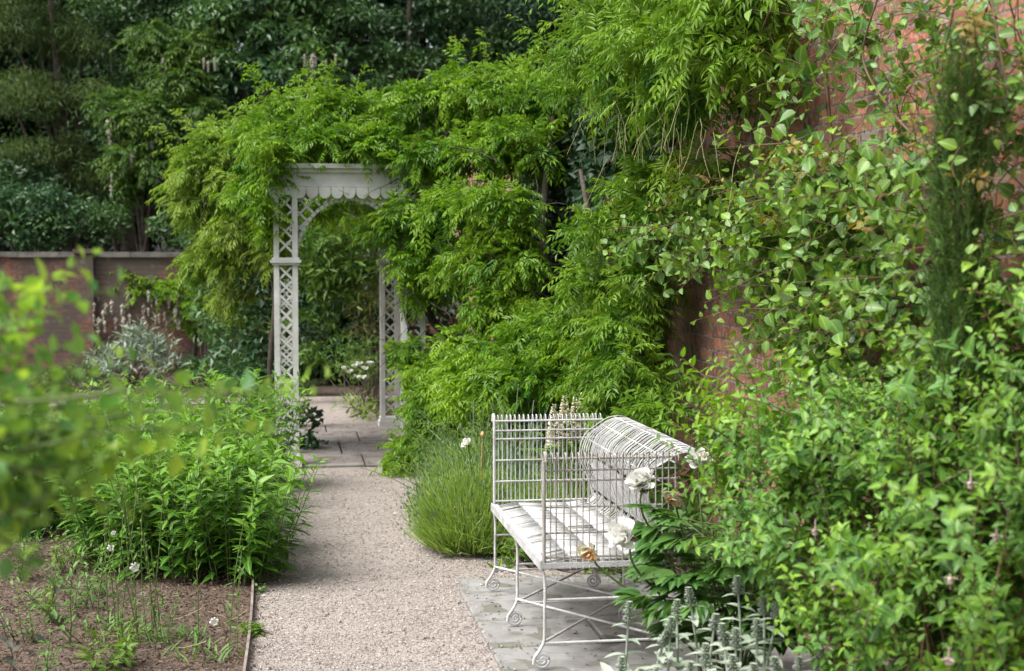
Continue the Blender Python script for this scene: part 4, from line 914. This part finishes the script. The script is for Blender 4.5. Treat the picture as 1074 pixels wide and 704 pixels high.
def lone_flower(label, x, y, d, r):
    c = W(x, y, d); v = thing('poppy', label, 'flower', (c[0], c[1], 0)); m = MB(); bloom(m, c, (-.8, -.4, .5), r, 22, .3); m.build('flower', M['white'], v, True)
    m = MB(); m.tube(smooth([(c[0] + .05, c[1] + .05, 0), (c[0] + .03, c[1] + .02, c[2] * .6), c], 10), .004, 5); m.build('stem', M['stem'], v)
    m = MB(); m.egg(W(x + 15, y - 6, d), UP, .04, .014); m.tube(smooth([(c[0] + .06, c[1] + .05, 0), W(x + 15, y - 2, d)], 8), .003, 4); m.build('withered_bud', M['orange'], v)
lone_flower('single white bloom with orange bud beside the far bench arm', 491, 465, 8.9, .05)

# ------------------------------------------------------------------ lamb's ears
def lambs_ear(label, stalks):
    c0 = G(stalks[0][0], 760); v = thing('lambs_ear', label, 'plant', (stalks[0][3][0], stalks[0][3][1], 0)); ms, ml, mf = MB(), MB(), MB()
    for (x, y, d, b) in stalks:
        top = W(x, y, d); pts = smooth([b, b * .4 + top * .6 + rng.normal(size=3) * .012, top], 14); ms.tube(pts, np.linspace(.0065, .004, 14), 6)
        L = np.linalg.norm(top - b)
        for k in range(7):                                    # woolly whorls of the spike
            t = 1 - (k * .017) / L - .002; q, tn = along(pts, np.array([t])); n = 8; a = np.arange(n) * .785 + k * .4; rad = np.stack([np.cos(a), np.sin(a), np.full(n, .55)], 1)
            s_ = .5 + .5 * min(1, (k + 1) / 5); ml.leaves(np.tile(q, (n, 1)), rad, UP, .024 * s_, .013, 'ovate', .2, .3)
            if k > 2 and k % 2 == 0: mf.leaves(np.tile(q, (5, 1)) + rad[:5] * .012, rad[:5] + UP * .2, UP, .013, .009, 'petal')
        for k in range(7):                                    # paired stalk leaves
            t = 1 - (.115 + k * .055) / L
            if t < .02: break
            q, tn = along(pts, np.array([t])); a = k * 1.57 + rng.normal() * .3; D = np.array([[math.cos(a), math.sin(a), .35], [-math.cos(a), -math.sin(a), .35]]); sz = .062 + .012 * k
            ml.leaves(np.tile(q, (2, 1)), D, UP, sz, sz * .42, 'ovate', .12, .4)
        n = 14; a = rng.random(n) * 6.28; ml.leaves(np.tile(b, (n, 1)) + UP * (.25 * rng.random((n, 1))) + rng.normal(size=(n, 3)) * np.array([.04, .04, 0]), np.stack([np.cos(a), np.sin(a), .5 + .5 * rng.random(n)], 1), UP, .15, .045, 'ovate', .15, .4)
    ms.build('stem', M['silver'], v); ml.build('foliage', M['silver'], v, True); mf.build('flower', M['lilac'], v)
def stalk(x, y, d):
    t = W(x, y, d); return (x, y, d, np.array([t[0] + rng.normal() * .06, t[1] + rng.normal() * .06, 0]))
lambs_ear("silvery lamb's ear at the left edge of its patch before the bench leg", [stalk(660, 632, 5.35), stalk(652, 690, 5.2)])
lambs_ear("silvery lamb's ear with a tall lilac spike near the peony foliage", [stalk(710, 630, 5.2), stalk(722, 617, 5.3), stalk(700, 662, 5.1), stalk(704, 648, 5.1)])
lambs_ear("silvery lamb's ear with the highest spike set against dark peony leaves", [stalk(773, 605, 5.25), stalk(751, 645, 5.05), stalk(740, 676, 4.95)])
lambs_ear("silvery lamb's ear in the middle of the patch at bottom edge", [stalk(772, 660, 4.85), stalk(768, 688, 4.75), stalk(724, 695, 4.9), stalk(757, 655, 4.95)])
lambs_ear("silvery lamb's ear half lost among fuchsia leaves on the right", [stalk(801, 627, 5.0), stalk(817, 632, 4.95), stalk(794, 650, 4.9), stalk(812, 690, 4.75)])
lambs_ear("silvery lamb's ear rightmost at bottom under the fuchsia", [stalk(838, 690, 4.7), stalk(790, 697, 4.7), stalk(862, 672, 4.8), stalk(672, 702, 5.0)])

# ------------------------------------------------------------------ climber on the right wall
v = thing('wall_climber', 'broad leaved climber with rusty young tips trained along the right brick wall', 'climber', (2.38, 5.5, 0))
ml, ms, mr = MB(), MB(), MB()
for pts, r0 in (([(2.4, 5.2, 0), (2.38, 5.3, 1.2), (2.36, 5.0, 2.0), (2.38, 4.6, 2.9)], .018), ([(2.4, 6.0, 0), (2.38, 6.1, 1.2), (2.35, 6.0, 2.0), (2.38, 6.3, 3.0)], .016), ([(2.4, 4.5, 0), (2.38, 4.4, 1.6), (2.38, 4.2, 3.0)], .016), ([(2.38, 5.8, 1.4), (2.3, 6.6, 1.75), (2.1, 7.6, 1.95), (1.95, 8.3, 2.0)], .010), ([(2.38, 5.8, 1.7), (2.3, 6.5, 2.1), (2.1, 7.4, 2.25)], .009)):
    ms.tube(smooth(pts, 24), np.linspace(r0, r0 * .5, 24), 6)
def region(pts, jx, jy): return [(x + rng.normal() * jx, y + rng.normal() * jy) for x, y in pts]
dense = [(690, 245), (720, 240), (750, 235), (780, 225), (810, 215), (840, 205), (870, 200), (710, 265), (745, 265), (780, 262), (815, 255), (850, 245), (885, 230), (920, 215), (950, 200), (830, 290), (860, 285), (895, 275), (930, 260), (960, 245), (850, 320), (880, 320), (915, 310), (950, 300), (870, 355), (905, 350), (940, 345), (975, 330), (840, 240), (905, 240), (1040, 200), (1060, 240), (1050, 290), (1060, 160), (1045, 330), (1065, 110), (1040, 260), (890, 385), (930, 385), (860, 390), (980, 370), (800, 240), (770, 250), (730, 255), (835, 340), (825, 265), (900, 190), (660, 250), (675, 262)]
for (x, y) in [q for q in dense if not (975 < q[0] < 1050 and q[1] < 300)]:
    for _ in range(11):
        xx, yy = x + rng.normal() * 16, y + rng.normal() * 13; u_ = 2.12 + .26 * rng.random() - (.06 if x < 720 else 0)
        p = Wu(xx, yy, u_); d = np.array([-.55, rng.normal() * .9, .25 + rng.normal() * .4])
        shoot(ml, ms, p, d, .22 + .25 * rng.random(), 10, .074 * min(1, (1420 - xx) / 500), .056 * min(1, (1420 - xx) / 500), 'ovate', .5, .3, .0026, t0=.05, leafdrop=.12, lean=.35, taper=.4, curl=.25)
sparse = [(880, 20), (840, 60), (815, 110), (870, 90), (900, 60), (930, 30), (960, 30), (1000, 20), (1040, 30), (1060, 60), (830, 30), (850, 130), (960, 90), (940, 130), (1060, 20), (860, 30), (815, 80), (900, 15), (820, 150), (835, 175), (1020, 10), (980, 60)]
for (x, y) in sparse + [(1050, 60), (1040, 110), (1060, 140), (1030, 20), (1060, 90), (920, 60), (1045, 180), (1060, 40), (1060, 130), (1050, 100), (1000, 180), (965, 140), (1060, 210)]:
    for _ in range(5):
        p = Wu(x + rng.normal() * 15, y + rng.normal() * 12, 2.2 + .18 * rng.random()); d = np.array([-.35, rng.normal(), .1 + rng.normal() * .5])
        shoot(ml, ms, p, d, .2 + .2 * rng.random(), 7, .072 * min(1, (1360 - x) / 480), .052 * min(1, (1360 - x) / 480), 'ovate', .6, .3, .0026, t0=.05, leafdrop=.2, lean=.3, taper=.35, curl=.3)
for (x, y) in [(745, 205), (820, 190), (700, 250), (800, 230), (865, 155), (905, 250), (1010, 70), (1055, 175), (700, 215), (780, 215), (865, 175), (830, 235), (890, 345), (655, 245), (1030, 60), (960, 160), (640, 215)]:
    for _ in range(2): p = Wu(x + rng.normal() * 12, y + rng.normal() * 12, 2.02 + .1 * rng.random()); shoot(mr, ms, p, np.array([-.5, rng.normal() * .7, .6]), .15, 8, .046, .027, 'ovate', .2, .2, .002, t0=.3, leafdrop=.3, taper=.3)
for pts in ([(920, 0), (905, 60), (930, 110), (970, 155)], [(1040, 0), (1050, 60), (1060, 110)], [(660, 245), (740, 250), (830, 245), (900, 215)], [(700, 160), (760, 155), (830, 150)], [(1060, 330), (1000, 200), (985, 100), (1000, 10)], [(815, 0), (800, 30), (790, 80)]):
    ms.tube(smooth([Wu(x, y, 2.12) for x, y in pts], 20), .0042, 5)
ml.build('foliage', M['climb'], v, True); mr.build('young_leaves', M['rust'], v, True); ms.build('stem', M['stem_red'], v)
# cypress column
c = Wu(1006, 200, 2.02); v = thing('cypress', 'slim dark upright cypress against the right brick wall', 'tree', (c[0], c[1], 0)); m = MB()
topz = W(1003, 22, c[1])[2]; n = 11000
for k in range(430):
    z0 = .1 + (topz - .3) * rng.random(); a = rng.random() * 6.28; pr = .066 * min(1, (topz - z0) / .55) ** .7 * (.35 + .65 * rng.random() ** .5)
    p0 = np.array([c[0] + math.cos(a) * pr, c[1] + math.sin(a) * pr, z0]); d0 = np.array([math.cos(a) * .16, math.sin(a) * .16, 1]) + rng.normal(size=3) * .07
    pts = curve(p0, d0, min(.16 + .16 * rng.random(), topz - z0 + .02), 5, -.1, .12); t = rng.random(75); Q, T = along(pts, t)
    m.leaves(Q, T + rng.normal(size=(75, 3)) * .42, rng.normal(size=(75, 3)), (.018 + .03 * rng.random(75)) * (1.15 - .5 * t), .0036, 'dia', tint=np.clip(rng.random() * .6 + .4 * t, 0, 1))
m.build('crown', M['cypress'], v); m = MB(); m.tube([(c[0], c[1], 0), (c[0], c[1], topz - .3)], [.022, .005], 7); m.build('trunk', M['bark'], v)

# ------------------------------------------------------------------ fuchsia shrub, right foreground
v = thing('fuchsia', 'large leafy fuchsia shrub with small pale pink flowers filling the lower right', 'shrub', (1.75, 3.9, 0))
ml, ms, mf = MB(), MB(), MB()
pts_ = []
edge = [(760, 470), (800, 450), (850, 420), (900, 400), (950, 385), (1000, 360), (1050, 330), (1074, 300)]
for x in range(745, 1110, 22):
    ytop = np.interp(x, [745, 790, 850, 900, 950, 1000, 1040, 1074, 1110], [478, 455, 430, 410, 390, 365, 335, 300, 290])
    ybot = np.interp(x, [745, 790, 830, 870, 1110], [490, 565, 645, 715, 740])
    y = ytop
    while y < ybot: pts_.append((x, y)); y += 22
for (x, y) in pts_:
    push = rng.normal() * .28
    for _ in range(int(rng.choice([1, 3, 5, 7, 8]))):
        d_ = np.interp(x, [745, 1074], [5.1, 4.1]) + .12 * rng.normal() + push + .5 * (1 - (y - 300) / 450)
        p = W(x + rng.normal() * 14 + 12, y + rng.normal() * 14 + 22, d_); d = np.array([-.35 + rng.normal() * .45, -.35 + rng.normal() * .45, .8])
        shoot(ml, ms, p, d, .16 + .16 * rng.random(), 9, .052, .029, 'ovate', .45, .25, .0020, t0=.05, pairs=True, leafdrop=.15, lean=.45, taper=.5, curl=.25, sides=4)
for k in range(46):
    a = rng.random(); x, y = pts_[rng.integers(len(pts_))]; e = W(x, y, np.interp(x, [745, 1074], [5.1, 4.1]) + .1); b = np.array([1.75 + rng.normal() * .2, 3.95 + rng.normal() * .35, 0]); ms.tube(smooth([b, b * .5 + e * .5 + np.array([.1, 0, .1]), e], 14), np.linspace(.007, .003, 14), 5)
for (x0, y0, x1, y1, d) in ((800, 470, 715, 420, 5.2), (830, 480, 690, 440, 5.3), (790, 440, 720, 365, 5.4), (800, 420, 765, 365, 5.4), (860, 430, 800, 385, 5.2), (760, 500, 745, 440, 5.3), (770, 520, 730, 500, 5.3), (780, 490, 760, 420, 5.2)):
    p, q = W(x0, y0, d), W(x1, y1, d + .1); L = np.linalg.norm(q - p)
    for _ in range(2): shoot(ml, ms, p, q - p + rng.normal(size=3) * .05, L, 12, .056, .030, 'ovate', .1, .12, .0025, t0=.1, pairs=True, taper=.25, tint=.85, leafdrop=.1)
ml.build('foliage', M['fuchsia'], v, True); ms.build('stem', M['stem_red'], v)
for (x, y, d) in ((1018, 505, 3.9), (1044, 500, 3.9), (1057, 527, 3.9), (997, 605, 3.9), (995, 690, 3.8), (905, 640, 4.3), (912, 622, 4.3), (868, 678, 4.4), (855, 555, 4.5), (875, 612, 4.4), (1045, 560, 3.9), (930, 690, 4.1)):
    c = W(x, y, d); m = MB(); n = 4; a = np.arange(n) * 1.57 + rng.random(); rad = np.stack([np.cos(a), np.sin(a), np.zeros(n)], 1)
    m.tube([c + UP * .03, c], [.002, .003], 5); m.leaves(np.tile(c, (n, 1)), rad * .9 + DOWN * .35, UP, .026, .011, 'lance', .1, -.2); m.leaves(np.tile(c, (n, 1)), rad * .35 + DOWN, rad, .02, .014, 'petal', .2, .1); m.tube([c, c + DOWN * .035], .001, 3)
    m.build('flower', M['pink'], v, True)

# ------------------------------------------------------------------ blurred shoots, left foreground
def near_spray(label, shoots, base, rep=2):
    v = thing('rose_shoot', label, 'shrub', (base[0], base[1], 0), 'near leafy shoots at the left edge'); ml, ms = MB(), MB()
    for (x0, y0, x1, y1, d, n) in [(a + rng.normal() * 14 * k, b + rng.normal() * 22 * k, c + rng.normal() * 25 * k, e + rng.normal() * 14 * k, d + .12 * k * rng.normal(), n) for k in range(rep) for (a, b, c, e, d, n) in shoots]:
        p, q = W(x0, y0, d), W(x1, y1, d + .15); L = np.linalg.norm(q - p)
        pts = shoot(ml, ms, p, q - p, L, n, .044, .030, 'ovate', .12, .14, .0024, t0=.03, leafdrop=.1, lean=.4, taper=.35, curl=.2, tint=.1 + .8 * rng.random())
        ms.tube(smooth([np.array([base[0], base[1], 0]) + rng.normal(size=3) * np.array([.05, .05, 0]), np.array([base[0] - .12, base[1], p[2] * .85]), p], 14), np.linspace(.0035, .003, 14), 5)
    ml.build('foliage', M['near'], v, True); ms.build('stem', M['stem'], v)
near_spray('blurred near shoot arching highest at the left edge across the far wall', [(-60, 360, 105, 255, 2.3, 17), (-50, 390, 60, 290, 2.35, 15), (-40, 420, 95, 345, 2.3, 15), (-20, 370, 45, 320, 2.4, 11)], W(-330, 500, 2.2), 2)
near_spray('blurred near shoot reaching farthest right toward the pergola post foot', [(-30, 480, 190, 395, 2.2, 21), (60, 455, 245, 425, 2.25, 17), (160, 430, 345, 398, 2.3, 13), (40, 490, 220, 450, 2.2, 17)], W(-330, 600, 2.1), 2)
near_spray('blurred near leafy mass hanging low at the left edge over the bed', [(-50, 480, 110, 430, 2.1, 15), (-60, 510, 90, 475, 2.1, 15), (-40, 540, 70, 505, 2.1, 13), (-30, 450, 150, 470, 2.2, 15), (0, 470, 140, 500, 2.25, 15), (-40, 500, 30, 560, 2.1, 10), (-40, 420, 60, 400, 2.3, 12), (20, 440, 130, 410, 2.3, 12), (-60, 330, 30, 300, 2.2, 12), (-60, 370, 50, 370, 2.2, 13), (-70, 400, 60, 420, 2.1, 13), (-60, 440, 60, 455, 2.1, 13), (-60, 520, 60, 540, 2.1, 13), (-50, 560, 40, 590, 2.1, 10), (-60, 470, 90, 500, 2.0, 14)], W(-330, 640, 2.0), 2)

# ------------------------------------------------------------------ bellflowers and seedlings in the mulch
def bell(v, c, ax, s_=.03, name='flower'):
    m = MB(); ax = unit(np.asarray(ax, float)); s = unit(np.cross(ax, [.2, .3, 1])); t = np.cross(ax, s); a = np.arange(6) * 1.047
    d = np.array([s * math.cos(q) + t * math.sin(q) for q in a]) * .75 + ax; m.leaves(np.tile(c, (6, 1)), d, -ax, s_, s_ * .75, 'petal', .2, .25); return m.build(name, M['white'], v, True)
def bellflower(label, x, y, d, nst, fl, buds):
    v = thing('bellflower', label, 'flower', tuple(G(x, y)[:2]) + (0,)); ms, ml, mb_ = MB(), MB(), MB(); g0 = G(x, y)
    for k in range(nst):
        b = g0 + rng.normal(size=3) * np.array([.07, .07, 0]); b[2] = 0; pts = curve(b, UP + rng.normal(size=3) * .12, .42 + .35 * rng.random(), 8, .05, .06); ms.tube(pts, np.linspace(.003, .0018, 9), 4)
        Q, T = along(pts, np.linspace(.05, .75, 12)); scatter(ml, Q, T, .055, .009, 'lance', .3, .8, .0)
        for t in np.linspace(.55, 1, buds): q, tn = along(pts, np.array([t])); mb_ = MB(); mb_.egg(q[0], tn[0] + rng.normal(size=3) * .5, .024, .007, 6, 3); mb_.build('bud', M['bed_leaf'], v)
    n = 26; a = rng.random(n) * 6.28; ml.leaves(g0 + rng.normal(size=(n, 3)) * np.array([.08, .08, 0]), np.stack([np.cos(a), np.sin(a), .9 + rng.random(n)], 1), UP, .10, .014, 'lance', .15, .3)
    ms.build('stem', M['stem'], v); ml.build('foliage', M['weed'], v)
    for (fx, fy, s_) in fl: bell(v, W(fx, fy, d), (.1, -.8, -.1), s_)
bellflower('white bellflower with one open bloom before the phlox clump', 148, 672, 6.9, 7, [(141, 593, .042), (116, 573, .03), (150, 622, .022)], 5)
bellflower('budding bellflower with slender stems just left of the open one', 118, 660, 6.9, 6, [(119, 558, .02)], 5)
bellflower('short bellflower with a single white bloom near the edging strip', 222, 690, 6.6, 2, [(224, 650, .035)], 3)
bellflower('thin budding bellflower between the open bloom and the edging strip', 190, 672, 7.0, 2, [], 4)
def seedling(label, x, y, h, n, mat='weed', ll=.055, lw=.02, stems=4, smat='stem', tm='ovate'):
    g0 = G(x, y); v = thing('seedling', label, 'plant', tuple(g0)); ms, ml = MB(), MB()
    for k in range(stems): shoot(ml, ms, g0 + rng.normal(size=3) * np.array([.03, .03, 0]), UP + rng.normal(size=3) * .35, h * (.7 + .5 * rng.random()), n, ll, lw, tm, .1, .15, .0028, t0=.2, taper=.3)
    ml.build('foliage', M[mat], v, True); ms.build('stem', M[smat], v)
seedling('tall yellow green seedling on the mulch at left', 76, 676, .45, 12, ll=.06, lw=.02)
seedling('dark stemmed plant with bronze leaves at the far left bottom', 12, 720, .62, 10, 'darkweed', .06, .03, 3, 'stem_red')
seedling('bright leafy sprout at the bottom edge left of bellflower', 95, 708, .16, 9, 'bed_leaf', .11, .028, 5, 'stem', 'lance')
seedling('small green weed left of the tall seedling', 40, 640, .12, 8, ll=.035, lw=.016, stems=6)
seedling('fine leaved low weed in middle of the mulch', 62, 620, .13, 9, ll=.03, lw=.014, stems=7)
seedling('fine leaved weed at left under the near leaves', 28, 675, .18, 9, ll=.035, lw=.014, stems=7)
seedling('low green weed beside the bellflower stems', 105, 625, .2, 10, ll=.04, lw=.014, stems=7)
seedling('tiny weed in the open mulch near the phlox', 168, 640, .08, 6, ll=.025, lw=.012, stems=4)
seedling('feathery seedling right of the open bellflower', 172, 680, .24, 10, ll=.035, lw=.008, stems=6)
seedling('small weed against the edging strip by the phlox foot', 273, 622, .05, 6, ll=.03, lw=.018, stems=4)
seedling('leafy weed at bottom left corner by the bronze plant', 45, 712, .2, 9, ll=.05, lw=.02, stems=5)
for k, (x, y, h, lab) in enumerate(((262, 668, .05, 'tiny weed in the gravel right beside the edging strip'), (20, 610, .3, 'leafy green weed at left edge level with the bellflower buds'), (55, 655, .2, 'bushy weed in the mulch left of the bellflowers'), (88, 640, .28, 'tall thin weed directly left of the budding bellflower'), (130, 700, .22, 'leafy weed at bottom edge under the open bellflower'), (30, 590, .35, 'leafy plant at far left in the shade of near leaves'), (70, 600, .3, 'leafy plant behind the tall yellow green seedling'), (110, 600, .35, 'leafy plant at left foot of the phlox clump'))): seedling(lab, x, y, h, 12, 'weed' if k % 2 else 'bed_leaf', .05, .018, 9, 'stem', 'lance' if k % 3 == 0 else 'ovate')
m = MB()
for _ in range(9):
    a = G(150 + 100 * rng.random(), 640 + 50 * rng.random()) + np.array([0, 0, .025]); th_ = rng.random() * 3.14; m.tube(curve(a, (math.cos(th_), math.sin(th_), 0), .12 + .12 * rng.random(), 4, 0, .2), .0016, 3)
tag(m.build('dry_straw', M['dry']), 'few dry straws lying on the mulch', 'straw', kind='stuff')

# ------------------------------------------------------------------ camera, light
cd = bpy.data.cameras.new('camera'); co = bpy.data.objects.new('camera', cd); COL.objects.link(co)
co.location = CAM; co.rotation_euler = (math.pi / 2 - TILT, 0, -YAW)
cd.sensor_width = 36; cd.lens = F / 1074 * 36; cd.clip_start = .05; cd.clip_end = 500
cd.dof.use_dof = True; cd.dof.focus_distance = 7.6; cd.dof.aperture_fstop = 3.2; cd.dof.aperture_blades = 9
sc.camera = co
SUN_EL, SUN_AZ = R(58), R(250)           # azimuth clockwise from +Y
sd = bpy.data.lights.new('sun', 'SUN'); so = bpy.data.objects.new('sun', sd); COL.objects.link(so)
sd.energy = 2.2; sd.angle = R(40); sd.color = (1, .985, .96)
dv = np.array([math.sin(SUN_AZ) * math.cos(SUN_EL), math.cos(SUN_AZ) * math.cos(SUN_EL), math.sin(SUN_EL)])
import mathutils
so.rotation_euler = mathutils.Vector(dv).to_track_quat('Z', 'Y').to_euler(); so.location = (0, 0, 20)
wd = bpy.data.worlds.new('World'); sc.world = wd; wd.use_nodes = True; nt = wd.node_tree
bg = nt.nodes['Background']; sky = nt.nodes.new('ShaderNodeTexSky'); sky.sky_type = 'NISHITA'; sky.sun_disc = False
sky.sun_elevation = SUN_EL; sky.sun_rotation = SUN_AZ; sky.dust_density = 5; sky.air_density = 1.0
hs = nt.nodes.new('ShaderNodeHueSaturation'); hs.inputs['Saturation'].default_value = .45
nt.links.new(sky.outputs[0], hs.inputs['Color']); nt.links.new(hs.outputs[0], bg.inputs[0]); bg.inputs[1].default_value = .10
sc.view_settings.view_transform = 'Standard'; sc.view_settings.look = 'None'; sc.view_settings.gamma = 1; sc.view_settings.exposure = 1.27
sc.cycles.max_bounces = 8; sc.cycles.diffuse_bounces = 4; sc.cycles.transmission_bounces = 4; sc.cycles.glossy_bounces = 2
sc.cycles.use_denoising = True
